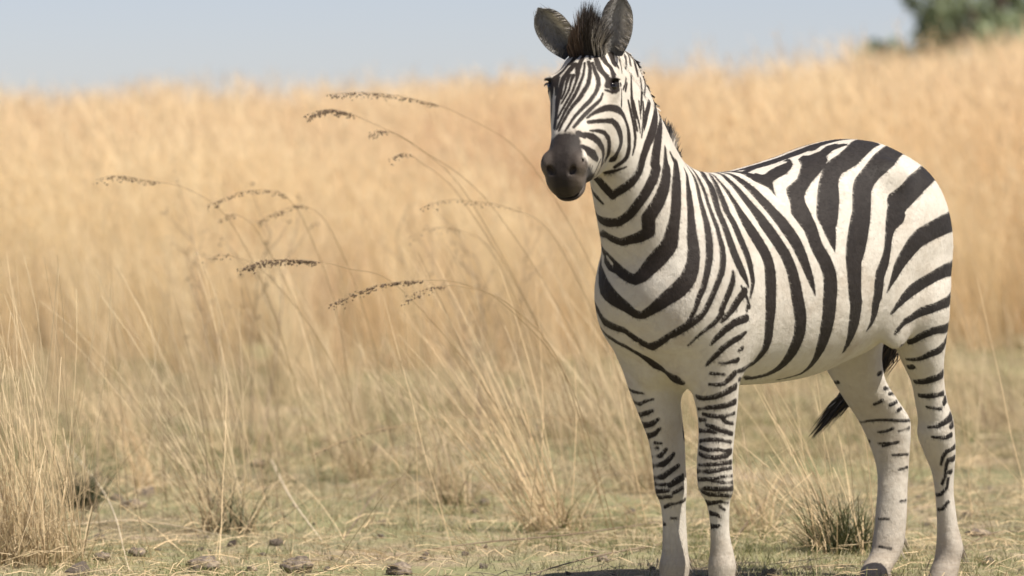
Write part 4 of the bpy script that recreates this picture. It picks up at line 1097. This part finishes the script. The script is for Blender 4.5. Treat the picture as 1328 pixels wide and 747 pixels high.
# the tall grass behind
protos = [tuft_proto("tall_tuft", TALL, 85, 1.15, 2.0, .16, .0058, .13, .45) for _ in range(6)]
x, y, R = field(9500, 26.5, 70, 3.0, .85)
d = y + 14
edge = 29.3 + 2.4 * np.sin(x * .9) + 1.2 * np.sin(x * 2.3 + 1) + R.normal(0, 1.0, len(x))
hol = np.sin(x * .8 + d * .31) * np.sin(d * .43 - x * .35 + 2)
kp = (d > edge) & (R.random(len(x)) < (.22 + .78 * smooth(29, 42, d)) * (1 - .55 * (hol > .55))); x, y, d = x[kp], y[kp], d[kp]
sc = R.uniform(.72, 1.12, len(x)) * (.50 + .50 * smooth(27, 38, d)) * (1 + .16 * np.sin(x * .55 + 1.2 + d * .12) * np.sin(d * .21 + x * .2))
protos_s = np.stack([sc * 1.1, sc * 1.1, sc], 1)
tall = scatter("tall_grass", protos, np.stack([x, y, land(x, y)], 1), np.stack([R.normal(0, .06, len(x)), R.normal(-.05, .06, len(x)), R.uniform(-.6, .6, len(x))], 1), protos_s,
               "deep stand of tall pale golden dry grass filling the background", "grass")

# short turf, straw and greener bits on the floor
protos = [tuft_proto("turf", SHORT, 34, .015, .065, .07, .0032, .6, .7, 0, 0, 4, False) for _ in range(4)] + [tuft_proto("turf_green", GREEN, 34, .015, .055, .06, .0034, .55, .6, 0, 0, 4, False) for _ in range(1)]
x, y, R = field(30000, 13.6, 33, 1.6, 1.25)
cl = np.sin(x * 1.7 + y * .6) * np.sin(y * 1.1 - x * .4 + 1) + R.normal(0, .55, len(x))
kp = (cl > -.40 + .28 * (y < 2.5)) & (np.hypot(x - .0, y) > .0); x, y = x[kp], y[kp]
sc = R.uniform(.5, 1.25, len(x))
scatter("short_grass", protos, np.stack([x, y, land(x, y)], 1), np.stack([R.normal(0, .1, len(x)), R.normal(0, .1, len(x)), R.uniform(0, 6.3, len(x))], 1), np.stack([sc, sc, sc * R.uniform(.6, 1.2, len(x))], 1),
        "short grey green and straw coloured turf covering the ground around the zebra", "grass")

protos = [tuft_proto("green_turf", GREEN, 34, .02, .065, .07, .0035, .55, .6, 0, 0, 4, False) for _ in range(3)]
x, y, R = field(17000, 14.0, 33, 1.6, .95)
cl = np.sin(x * .9 + 1.3) * np.sin(y * .8 + .4 * x) + .6 * np.sin(x * 2.9 + y) + R.normal(0, .35, len(x)); kp = cl > .55 - .85 * smooth(5, 8, y); x, y = x[kp], y[kp]
sc = R.uniform(.6, 1.3, len(x))
scatter("green_turf", protos, np.stack([x, y, land(x, y)], 1), np.stack([R.normal(0, .1, len(x)), R.normal(0, .1, len(x)), R.uniform(0, 6.3, len(x))], 1), np.stack([sc, sc, sc], 1),
        "greener patches of short grass between the straw tussocks", "grass")

# fallen straw
def litter_proto():
    B = Blades()
    for i in range(14):
        a = random.uniform(0, math.pi); L = random.uniform(.03, .17) * random.choice((.6, 1, 1, 1.5)); c = np.array([random.uniform(-.3, .3), random.uniform(-.3, .3), random.uniform(.008, .05)])
        dv = np.array([math.cos(a), math.sin(a) * .8, random.uniform(-.05, .16)]) * L * .5
        B.blade([c - dv, c + np.array([0, 0, random.uniform(0, .02)]), c + dv], .0026, .0018, random.random() * .7, .25, .75, np.array([-math.sin(a), math.cos(a), .6]))
    return bpy.data.objects.new("litter", B.mesh("litter", STRAW))
protos = [litter_proto() for _ in range(5)]
x, y, R = field(1500, 13.6, 32, 1.5, 1.1)
scatter("straw_litter", protos, np.stack([x, y, land(x, y)], 1), np.stack([0 * x, 0 * x, R.uniform(0, 6.3, len(x))], 1), np.stack([R.uniform(.7, 1.3, len(x))] * 3, 1),
        "loose broken straw lying over the short grass", "straw")

# ---------------------------------------------------------------- tussocks, one by one
def tussock(label, px, py, n, L0, L1, rad, lean, lsd, droop, green=0, az=math.pi, w=.0045, group="dry grass tussocks"):
    p = ground_at(px, py)
    root = bpy.data.objects.new("grass_tussock", None); COL.objects.link(root); root.location = p; root.empty_display_size = .1
    tag(root, label, "grass tussock", group)
    B = Blades()
    for i in range(n):
        a = random.uniform(0, 2 * math.pi); r = rad * math.sqrt(random.random())
        L = random.uniform(L0, L1) * (1 if random.random() < .75 else .55)
        le = random.gauss(lean, lsd); azz = random.gauss(az, .45)
        pts = arc((math.cos(a) * r, math.sin(a) * r, -.03), azz, L, le, random.uniform(0, droop), 7, .012)
        if random.random() < .24:                                  # snapped and folded over
            kx = random.choice((3, 4, 5)); fo = random.uniform(-.9, .2)
            for j in range(kx + 1, 7):
                dv = pts[j] - pts[kx]; pts[j] = pts[kx] + np.array([dv[0] - abs(dv[2]) * .5, dv[1], dv[2] * fo])
        B.blade(pts, w * random.uniform(.5, 1.15), w * .3, random.random(), side=sunward())
    B.build("stalks", STRAW, root)
    B = Blades()
    for i in range(int(n * .8)):                                   # leaves round the foot, some broken over
        a = random.uniform(0, 2 * math.pi); r = rad * 1.1 * math.sqrt(random.random())
        pts = arc((math.cos(a) * r, math.sin(a) * r, -.02), random.uniform(0, 6.28), random.uniform(.12, .42), abs(random.gauss(.45, .3)), random.uniform(.3, 1.6), 5)
        B.blade(pts, .005, .0015, random.random(), 0, .8)
    B.build("leaves", STRAW, root)
    if green:
        B = Blades()
        for i in range(green):
            a = random.uniform(0, 2 * math.pi); r = rad * .9 * math.sqrt(random.random())
            pts = arc((math.cos(a) * r, math.sin(a) * r, -.02), random.uniform(0, 6.28), random.uniform(.10, .27) if green > 60 else random.uniform(.07, .18), abs(random.gauss(.45, .3)), random.uniform(.2, .9), 4)
            B.blade(pts, .0065, .0015, random.random(), 0, .55)
        tag(B.build("green_shoots", DEEP if green > 60 else GREEN, root), kind='stuff')
    return root
PI = math.pi
tussock("dense pale straw tussock at the left edge, the fullest one of all", 18, 728, 300, .45, 1.05, .23, .08, .20, .35, 60, w=.0042)
tussock("straw tussock fanning far to the left in front of the green strip", 300, 692, 62, .5, 1.15, .12, .40, .24, .35, 70)
tussock("thick bundle of straw stalks leaning left beside the zebra's front legs", 722, 690, 90, .6, 1.25, .11, .50, .19, .25, 30)
tussock("straw tussock rising behind the zebra's front legs and leaning left", 846, 640, 70, .6, 1.35, .12, .42, .20, .35, 20)
tussock("straw tussock with a dark green foot in front of the hind legs", 1092, 716, 64, .4, .92, .12, .52, .26, .35, 420)
tussock("small grassy clump with dark green shoots right of the left edge tussock", 104, 662, 28, .25, .7, .06, .25, .2, .4, 220)
tussock("loose straw tussock growing between the left edge and the fanning one", 196, 640, 40, .4, 1.0, .07, .35, .2, .4, 20)
tussock("thin straw tussock in mid ground below the lowest seed heads", 470, 622, 46, .4, 1.05, .07, .40, .2, .4, 20)
tussock("upright wispy tussock left of the thick leaning bundle", 590, 655, 50, .35, .85, .07, .30, .25, .4, 50)
tussock("wispy tussock behind the zebra, at the right edge", 1300, 560, 50, .4, 1.0, .10, .25, .2, .5, 10)
tussock("low straw clump standing under the zebra's belly", 985, 690, 50, .25, .7, .08, .50, .25, .6, 30)
tussock("faint tussock far back between belly and leaning bundle", 655, 560, 60, .5, 1.2, .10, .30, .2, .4, 10)
# single stems that stand or lean anywhere between the tussocks
DARKSTEM = blade_material("brown_stem", (.17, .12, .075), (.36, .26, .16), (.28, .20, .12), .15, .8)
def loose_proto():
    B = Blades()
    for i in range(6):
        p = arc((random.uniform(-.35, .35), random.uniform(-.35, .35), -.02), random.gauss(PI, .9), random.uniform(.35, 1.15), abs(random.gauss(.45, .28)), random.uniform(0, .8), 6, .02)
        B.blade(p, random.uniform(.0025, .0042), .001, random.random(), side=sunward())
    return bpy.data.objects.new("loose", B.mesh("loose", STRAW))
protos = [loose_proto() for _ in range(8)]
for p in protos[:3]: p.data.materials[0] = DARKSTEM
x, y, R = field(1000, 15.4, 29, 1.5, .8)
kp = (x < -.75) | (y > 2.2); x, y = x[kp], y[kp]
scatter("loose_grass", protos, np.stack([x, y, land(x, y)], 1), np.stack([0 * x, 0 * x, R.uniform(-1.2, 1.2, len(x))], 1), np.stack([R.uniform(.6, 1.1, len(x))] * 3, 1),
        "thin single straw stems leaning and crossing between the tussocks", "grass")
# half-blurred tufts where the open ground meets the tall grass
base = None
R = np.random.default_rng(11)
for i in range(34):
    px, py = R.uniform(-40, 1370), R.uniform(515, 600)
    if base is None:
        base = tussock("thin dry tuft standing between the open turf and the tall grass", px, py, 36, .30, .80, .16, .24, .26, .6, 0, group="thin tufts before the tall grass")
        kids = list(base.children); continue
    c = base.copy(); COL.objects.link(c); c.location = ground_at(px, py); c.rotation_euler = (0, 0, R.uniform(-.7, .7)); sc = R.uniform(.55, 1.15); c.scale = (sc, sc, sc)
    for ch in kids:
        k2 = ch.copy(); COL.objects.link(k2); k2.parent = c

# ---------------------------------------------------------------- stalks with nodding seed heads
seed_m, snt, sb = new_mat("seed_husk"); k = NB(snt)
k.l(k.ramp(k.noise(120, 2, .5, k.n('ShaderNodeTexCoord').outputs['Object']), [(.35, (.06, .038, .022)), (.65, (.17, .115, .065))]), sb.inputs['Base Color'])
sb.inputs['Roughness'].default_value = .7
STEM = blade_material("stem", (.38, .27, .15), (.30, .20, .11), (.34, .24, .13), .15, .8)
def catmull(P, per=8):
    P = [np.array(p, float) for p in P]; P = [2 * P[0] - P[1]] + P + [2 * P[-1] - P[-2]]; out = []
    for i in range(1, len(P) - 2):
        for t in np.arange(per) / per:
            a, b, c, d_ = P[i - 1:i + 3]
            out.append(.5 * (2 * b + (c - a) * t + (2 * a - 5 * b + 4 * c - d_) * t * t + (3 * b - a - 3 * c + d_) * t ** 3))
    out.append(P[-2]); return np.array(out)
def tube(path, r0, r1, sides=5):
    V, F = [], []
    n = len(path)
    for i, p in enumerate(path):
        t = unit(path[min(n - 1, i + 1)] - path[max(0, i - 1)]); a = unit(np.cross(t, [.3, 1, .2])); b = np.cross(t, a); r = r0 + (r1 - r0) * i / (n - 1)
        for j in range(sides):
            an = 2 * PI * j / sides; V.append(p + (a * math.cos(an) + b * math.sin(an)) * r)
    for i in range(n - 1):
        for j in range(sides):
            F.append((i * sides + j, i * sides + (j + 1) % sides, (i + 1) * sides + (j + 1) % sides, (i + 1) * sides + j))
    return V, F
def seed_stalk(label, d, foot, pts, head, dens=1.0, thick=1.0, big=1.0):
    """foot: ground pixel, pts: along the stalk up to the tip, head: length of the seed head in metres"""
    g = ground_at(*foot)
    P = [np.array(g)] + [np.array(at(px, py, d + (g.y + 14 - d) * (1 - i / len(pts)) * .7)) for i, (px, py) in enumerate(pts)]
    path = catmull(P, 8)
    root = bpy.data.objects.new("seed_stalk", None); COL.objects.link(root); root.location = g; root.empty_display_size = .1
    tag(root, label, "seed stalk", "grass stalks with nodding seed heads")
    path = path - np.array(g)
    V, F = tube(path, .0016 * thick, .0008 * thick)
    o = mesh_obj("stem", V, F, STEM, root); add_attr(o.data, 'h', np.repeat(np.linspace(0, 1, len(path)), 5)); add_attr(o.data, 'rnd', np.full(len(V), .5))
    s = np.concatenate([[0], np.cumsum(np.linalg.norm(np.diff(path, axis=0)[:, [0, 2]], axis=1))]); T = s[-1]
    V, F = [], []
    pos = T
    while pos > T - head:
        for _ in range(int(2 + 3 * dens)):
            u = pos - random.uniform(0, .02)
            c = np.array([np.interp(u, s, path[:, i]) for i in range(3)])
            dirn = unit(np.array([np.interp(min(T, u + .02), s, path[:, i]) for i in range(3)]) - np.array([np.interp(u - .02, s, path[:, i]) for i in range(3)]))
            c = c + np.array([random.gauss(0, .006), random.gauss(0, .006), -abs(random.gauss(.003, .007))]) * (1.4 - (T - u) / head * .6)
            a = unit(dirn * .8 + np.array([random.gauss(0, .45), random.gauss(0, .45), random.gauss(-.35, .3)])); L = random.uniform(.007, .013) * big; w = L * .26
            b1 = unit(np.cross(a, [.2, 1, .4])); b2 = np.cross(a, b1); b0 = len(V)
            V += [c, c + a * L * .45 + b1 * w, c + a * L * .45 + b2 * w, c + a * L * .45 - b1 * w, c + a * L * .45 - b2 * w, c + a * L]
            for q_ in range(4):
                F.append((b0, b0 + 1 + q_, b0 + 1 + (q_ + 1) % 4)); F.append((b0 + 5, b0 + 1 + (q_ + 1) % 4, b0 + 1 + q_))
        pos -= random.uniform(.004, .016) / dens
    tag(mesh_obj("seed_head", V, F, seed_m, root), kind="stuff")
    return root
seed_stalk("highest seed stalk, its long brown head nodding left of the zebra's face", 15.6, (846, 640), [(790, 400), (690, 215), (600, 150), (530, 127), (470, 120), (422, 123)], .36, 1.0)
seed_stalk("seed stalk with a thick brown head just under the highest one", 15.8, (800, 655), [(760, 470), (640, 270), (540, 190), (470, 154), (430, 142), (396, 149)], .14, 1.7, 1, 1.2)
seed_stalk("short dark seed head below the thick one, on a bare stalk", 16.0, (780, 660), [(720, 470), (610, 260), (540, 190), (500, 170), (478, 175)], .055, 1.6)
seed_stalk("smallest nodding seed head left of the zebra's muzzle", 16.2, (770, 650), [(700, 430), (600, 260), (545, 210), (525, 199), (508, 205)], .05, 1.3)
seed_stalk("sparse seed stalk arching level with the zebra's chin", 16.0, (850, 645), [(800, 480), (720, 310), (660, 270), (600, 260), (572, 261), (547, 269)], .32, .35)
seed_stalk("leftmost seed stalk, its slim head high over the left grass", 16.2, (420, 650), [(360, 420), (300, 290), (245, 246), (190, 234), (150, 228), (124, 233)], .17, 1.1)
seed_stalk("arched seed stalk right of the leftmost one, dark at its tip end", 16.4, (470, 640), [(440, 420), (400, 300), (372, 256), (345, 247), (310, 250), (266, 268)], .26, .9)
seed_stalk("slanting seed stalk under the arched one", 16.6, (520, 640), [(480, 430), (430, 300), (394, 267), (360, 275), (332, 289)], .16, .9)
seed_stalk("tiny seed head between the leftmost and the arched stalks", 17.0, (440, 650), [(400, 440), (340, 310), (305, 278), (283, 288)], .06, 1.0)
seed_stalk("darkest seed stalk, with a heavy level head over the left middle grass", 15.4, (722, 690), [(640, 520), (520, 375), (450, 348), (400, 338), (345, 338), (312, 349)], .24, 1.5, 1, 1.2)
seed_stalk("thin seed head just left of the darkest one", 16.0, (500, 660), [(430, 470), (350, 360), (300, 332), (268, 335)], .06, .9)
seed_stalk("seed stalk bending low with a long curved head below the darkest one", 15.3, (800, 700), [(740, 500), (660, 400), (600, 368), (540, 364), (485, 371), (430, 394)], .30, 1.2)
seed_stalk("short double seed head right of the long curved one", 15.3, (790, 690), [(730, 480), (660, 395), (600, 372), (555, 374), (520, 391)], .15, 1.1)
seed_stalk("dark wiry stalk lying almost level across the grass by the front legs", 15.2, (880, 600), [(800, 556), (700, 541), (600, 541), (520, 552), (460, 566), (404, 590)], .24, .6, 1.5)
seed_stalk("faint dotted seed stalk far behind, over the leaning bundle", 17.5, (760, 640), [(700, 460), (640, 330), (600, 300), (560, 296), (530, 310)], .20, .4)
seed_stalk("pale seed stalk at the right, rising clear of the zebra's rump", 17.0, (1262, 600), [(1240, 520), (1225, 470), (1218, 440), (1213, 428)], .05, .4)

# single stalks that have gone over, one by one
def bent_stalk(label, pts, h, w, pale):
    P = []
    for i, (px, py) in enumerate(pts):
        g = ground_at(px, py); P.append(np.array(g) + np.array([0, 0, h[i]]))
    # the heights lift the stalk off the turf, so bring it back onto the same line of sight
    P = [np.array(CAM) + (p0 - np.array(CAM)) * 1.0 for p0 in P]
    path = catmull(P, 7); o0 = path[0].copy()
    V, F = tube(path - o0, w, w * .5)
    o = mesh_obj("bent_stalk", V, F, PALE if pale else GREYSTEM); o.location = o0
    add_attr(o.data, 'h', np.repeat(np.linspace(0, 1, len(path)), 5)); add_attr(o.data, 'rnd', np.full(len(V), .6))
    tag(o, label, "stalk", "single bent stalks")
PALE = blade_material("pale_stem", (.72, .60, .42), (.78, .66, .47), (.70, .58, .40), .1, .8)
GREYSTEM = blade_material("grey_stem", (.16, .115, .075), (.24, .18, .12), (.2, .15, .1), .05, .8)
bent_stalk("pale stalk lying flat at the foot of the fullest edge tussock", [(10, 708), (60, 706), (118, 712)], (.02, .03, .02), .0042, True)
bent_stalk("long pale stalk lying level between the edge tussock and the fanning one", [(72, 694), (180, 694), (300, 704)], (.03, .05, .02), .003, True)
bent_stalk("pale stalk running steeply down to a bare grey patch left of the largest clod", [(352, 628), (378, 668), (418, 702)], (.10, .06, .0), .004, True)
bent_stalk("slanting tan stalk in front of the small green clump", [(84, 622), (140, 676), (168, 742)], (.16, .08, .0), .003, True)
bent_stalk("long grey stem arching low from beside the front legs towards the flat clod", [(862, 676), (740, 712), (600, 722), (455, 732)], (.0, .05, .04, .0), .0035, False)
bent_stalk("dark stem lying close in front of the front hooves' turf", [(858, 706), (770, 738), (680, 747)], (.0, .04, .0), .004, False)
bent_stalk("thin dark stem rising from the turf towards the zebra's right knee", [(640, 716), (730, 692), (862, 652)], (.0, .03, .06), .003, False)
bent_stalk("brown arched stem left of the thick leaning bundle", [(445, 700), (500, 662), (570, 652), (640, 648)], (.0, .10, .10, .04), .003, False)
bent_stalk("straight dark stem slanting up between front and hind legs", [(948, 705), (1000, 655), (1052, 612)], (.0, .05, .10), .0035, False)
bent_stalk("second dark stem under the slanting one, nearly level", [(975, 694), (1020, 676), (1062, 662)], (.0, .04, .05), .003, False)
bent_stalk("dark stem lying in the turf behind the hind hooves", [(1245, 712), (1290, 702), (1345, 690)], (.0, .03, .0), .0035, False)
bent_stalk("pale stalk lying level far behind the hind legs", [(1268, 572), (1300, 571), (1350, 576)], (.02, .02, .02), .006, True)

# dry branching weeds
weed_m, wnt, wb = new_mat("weed_bark"); wb.inputs['Base Color'].default_value = (.15, .10, .072, 1); wb.inputs['Roughness'].default_value = .8
def weed(label, px, py, H0, n, seed, heads):
    g = ground_at(px, py); rr = random.Random(seed)
    root = bpy.data.objects.new("dry_weed", None); COL.objects.link(root); root.location = g; root.empty_display_size = .1
    tag(root, label, "dry weed", "dry branching weeds")
    SV, SF, HVv, HF = [], [], [], []
    def add(path, r0, r1):
        V, F = tube(np.array(path), r0, r1, 4); o = len(SV); SV.extend(V); SF.extend([tuple(i + o for i in f) for f in F])
    for i in range(n):
        p = np.array([rr.uniform(-.05, .05), rr.uniform(-.05, .05), -.02]); d = unit([rr.gauss(-.12, .22), rr.gauss(0, .2), 1]); path = [p]
        L = H0 * rr.uniform(.7, 1.0)
        for j in range(10):
            d = unit(d + np.array([rr.gauss(0, .10), rr.gauss(0, .1), 0])); path.append(path[-1] + d * L / 10)
            if j > 3:
                b = unit(d + np.array([rr.choice((-1, 1)) * rr.uniform(.5, 1.1), rr.gauss(0, .4), .1])); q = [path[-1]]
                for m in range(4):
                    b = unit(b + np.array([rr.gauss(0, .15), rr.gauss(0, .15), .12])); q.append(q[-1] + b * L * rr.uniform(.03, .055))
                add(q, .0016, .0009)
                for m in range(heads):
                    c = q[-1] + np.array([rr.gauss(0, .014), rr.gauss(0, .014), rr.gauss(0, .014)]); w = rr.uniform(.003, .006); b0 = len(HVv)
                    HVv += [c + np.array(v) * w for v in ((1, 0, 0), (-1, 0, 0), (0, 1, 0), (0, -1, 0), (0, 0, 1.4), (0, 0, -1.4))]
                    HF += [(b0 + a, b0 + b_, b0 + c_) for a, b_, c_ in ((0, 2, 4), (2, 1, 4), (1, 3, 4), (3, 0, 4), (2, 0, 5), (1, 2, 5), (3, 1, 5), (0, 3, 5))]
        add(path, .0028, .0012)
    mesh_obj("twigs", SV, SF, weed_m, root); tag(mesh_obj("seed_pods", HVv, HF, seed_m, root), kind="stuff")
weed("spindly dry weed with speckled pods over the left grass, under the leftmost seed head", 330, 600, 1.35, 4, 4, 3)
weed("grey branching weed standing behind the thick leaning bundle", 620, 585, 1.15, 4, 9, 1)
weed("taller grey weed with bare twigs left of the zebra's chest", 705, 575, 1.3, 3, 12, 1)

# clods of earth and old dung on the bare patches
clod_m, cnt_, cbs = new_mat("clod_earth"); k = NB(cnt_); tc = k.n('ShaderNodeTexCoord').outputs['Object']
k.l(k.ramp(k.noise(40, 4, .65, tc), [(.3, (.07, .055, .045)), (.5, (.17, .135, .105)), (.7, (.34, .275, .20))]), cbs.inputs['Base Color'])
cbs.inputs['Roughness'].default_value = .95; k.l(k.bump(k.noise(90, 4, .7, tc), .8, .01), cbs.inputs['Normal'])
def clod(label, px, py, wpx, hf=.62):
    g = ground_at(px, py); r = wpx * .42 * (g.y + 14) / FPX
    bm = bmesh.new(); bmesh.ops.create_icosphere(bm, subdivisions=4, radius=1)
    sx = random.uniform(0, 50)
    from mathutils import noise as mn
    for v in bm.verts:
        p = v.co.copy(); n = mn.noise(p * 1.6 + Vector((sx, 0, 0))) * .30 + mn.noise(p * 4 + Vector((0, sx, 0))) * .16 + mn.noise(p * 11 + Vector((0, 0, sx))) * .07
        v.co = Vector((p.x, p.y * .9, p.z * hf)) * (1 + n) * r
    me = bpy.data.meshes.new("soil_clod"); bm.to_mesh(me); bm.free(); me.materials.append(clod_m)
    me.polygons.foreach_set('use_smooth', np.ones(len(me.polygons), bool))
    o = bpy.data.objects.new("soil_clod", me); COL.objects.link(o); o.location = g + Vector((0, 0, r * hf * .6))
    tag(o, label, "clod", "dark clods on the ground")
clod("largest dark brown clod at the lower edge, left of centre", 386, 743, 50)
clod("grey clod with a pale top just left of the largest clod", 264, 743, 50)
clod("pair-forming clod, right one of the two behind the left edge tussock", 177, 722, 28)
clod("pair-forming clod, left one of the two behind the left edge tussock", 132, 727, 26)
clod("grey flat clod at the lower edge below the thin mid ground tussock", 517, 745, 42, .55)
clod("small dark clod right of the hind hooves", 1281, 726, 15)
clod("low flat clod in the turf right of the hind legs", 1268, 695, 34, .4)
clod("brown clod lying in the turf behind the small green clump", 172, 660, 40, .45)
clod("small clod beside the foot of the thick leaning bundle", 782, 728, 18)
clod("pale grey crumb of earth between the two lower edge clods", 326, 741, 18)

# crumbs of soil and old droppings between the turf
def crumb_proto(i):
    from mathutils import noise as mn
    bm = bmesh.new(); bmesh.ops.create_icosphere(bm, subdivisions=2, radius=1)
    for v in bm.verts:
        p = v.co.copy(); v.co = Vector((p.x, p.y, p.z * .7)) * (1 + mn.noise(p * 1.7 + Vector((i * 7.3, 0, 0))) * .5 + mn.noise(p * 4 + Vector((0, i * 3.1, 0))) * .25)
    me = bpy.data.meshes.new("crumb"); bm.to_mesh(me); bm.free(); me.materials.append(clod_m)
    return bpy.data.objects.new("crumb", me)
x, y, R = field(900, 13.8, 24, 1.2, 1.4)
cl = np.sin(x * 2.3 + y * 1.1) * np.sin(y * 1.9 - x) + R.normal(0, .4, len(x)); x, y = x[cl > .1], y[cl > .1]
sc = R.lognormal(0, .55, len(x)) * .011
scatter("soil_crumbs", [crumb_proto(i) for i in range(6)], np.stack([x, y, land(x, y) + sc * .3], 1), R.uniform(0, 6.3, (len(x), 3)) * np.array([.1, .1, 1]), np.stack([sc, sc, sc], 1),
        "small dark crumbs of soil scattered in the thin turf", "soil")

# the tree beyond the ridge
leaf_m, lnt, lb = new_mat("tree_leaf"); k = NB(lnt)
r_ = k.attr('rnd').outputs['Fac']
k.l(k.ramp(r_, [(0, (.16, .20, .11)), (.6, (.27, .32, .18)), (1, (.38, .42, .25))]), lb.inputs['Base Color']); lb.inputs['Roughness'].default_value = .6
bark_m, bnt, bb = new_mat("tree_bark"); bb.inputs['Base Color'].default_value = (.13, .10, .075, 1); bb.inputs['Roughness'].default_value = .9
def tree(label, px, d, crown_w, crown_h, seed):
    rr = np.random.default_rng(seed)
    p0 = at(px, 250, d); g = Vector((p0.x, p0.y, float(land(p0.x, p0.y)) - .05))
    root = bpy.data.objects.new("bushy_tree", None); COL.objects.link(root); root.location = g
    tag(root, label, "tree")
    top = 6.2
    SV, SF = [], []
    def add(path, r0, r1):
        V, F = tube(np.array(path), r0, r1, 8); o = len(SV); SV.extend(V); SF.extend([tuple(i + o for i in f) for f in F])
    add([(0, 0, -.1), (.05, 0, .8), (-.05, .05, 1.7), (.0, .0, 2.8), (.1, 0, 4.2)], .17, .05)
    cl = []
    for i in range(44):
        a = rr.uniform(0, 6.28); r = math.sqrt(rr.random()) * crown_w * .5; z = rr.uniform(.7, 1.5 + crown_h) ; f = 1 - ((z - 1.5 - crown_h * .45) / (crown_h * .62)) ** 2
        c = np.array([math.cos(a) * r * max(.35, f), math.sin(a) * r * max(.35, f), z]); cl.append((c, rr.uniform(.35, .75)))
        s0 = np.array([0, 0, max(.8, z * .55)]); add([s0, (s0 + c) / 2 + np.array([0, 0, -.1]), c], .05, .015)
    mesh_obj("trunk", SV, SF, bark_m, root)
    V, F, Rn = [], [], []
    for c, r in cl:
        shade = rr.uniform(-.2, .2)
        for i in range(430):
            v = unit(rr.normal(0, 1, 3)) * r * rr.uniform(.45, 1.08) ** .7; p = c + v * np.array([1, 1, .8])
            a = unit(rr.normal(0, 1, 3)); b = unit(np.cross(a, rr.normal(0, 1, 3))); L = rr.uniform(.07, .13); b0 = len(V)
            V += [p - a * L, p + b * L * .4, p + a * L, p - b * L * .4]; F.append((b0, b0 + 1, b0 + 2, b0 + 3)); Rn += [np.clip(rr.uniform(.2, .8) + shade, 0, 1)] * 4
    o = mesh_obj("crown", np.array(V), np.array(F), leaf_m, root, smooth=False); add_attr(o.data, 'rnd', Rn)
tree("dense green bushy tree rising beyond the golden ridge at upper right", 1296, 92, 5.5, 4.6, 7)
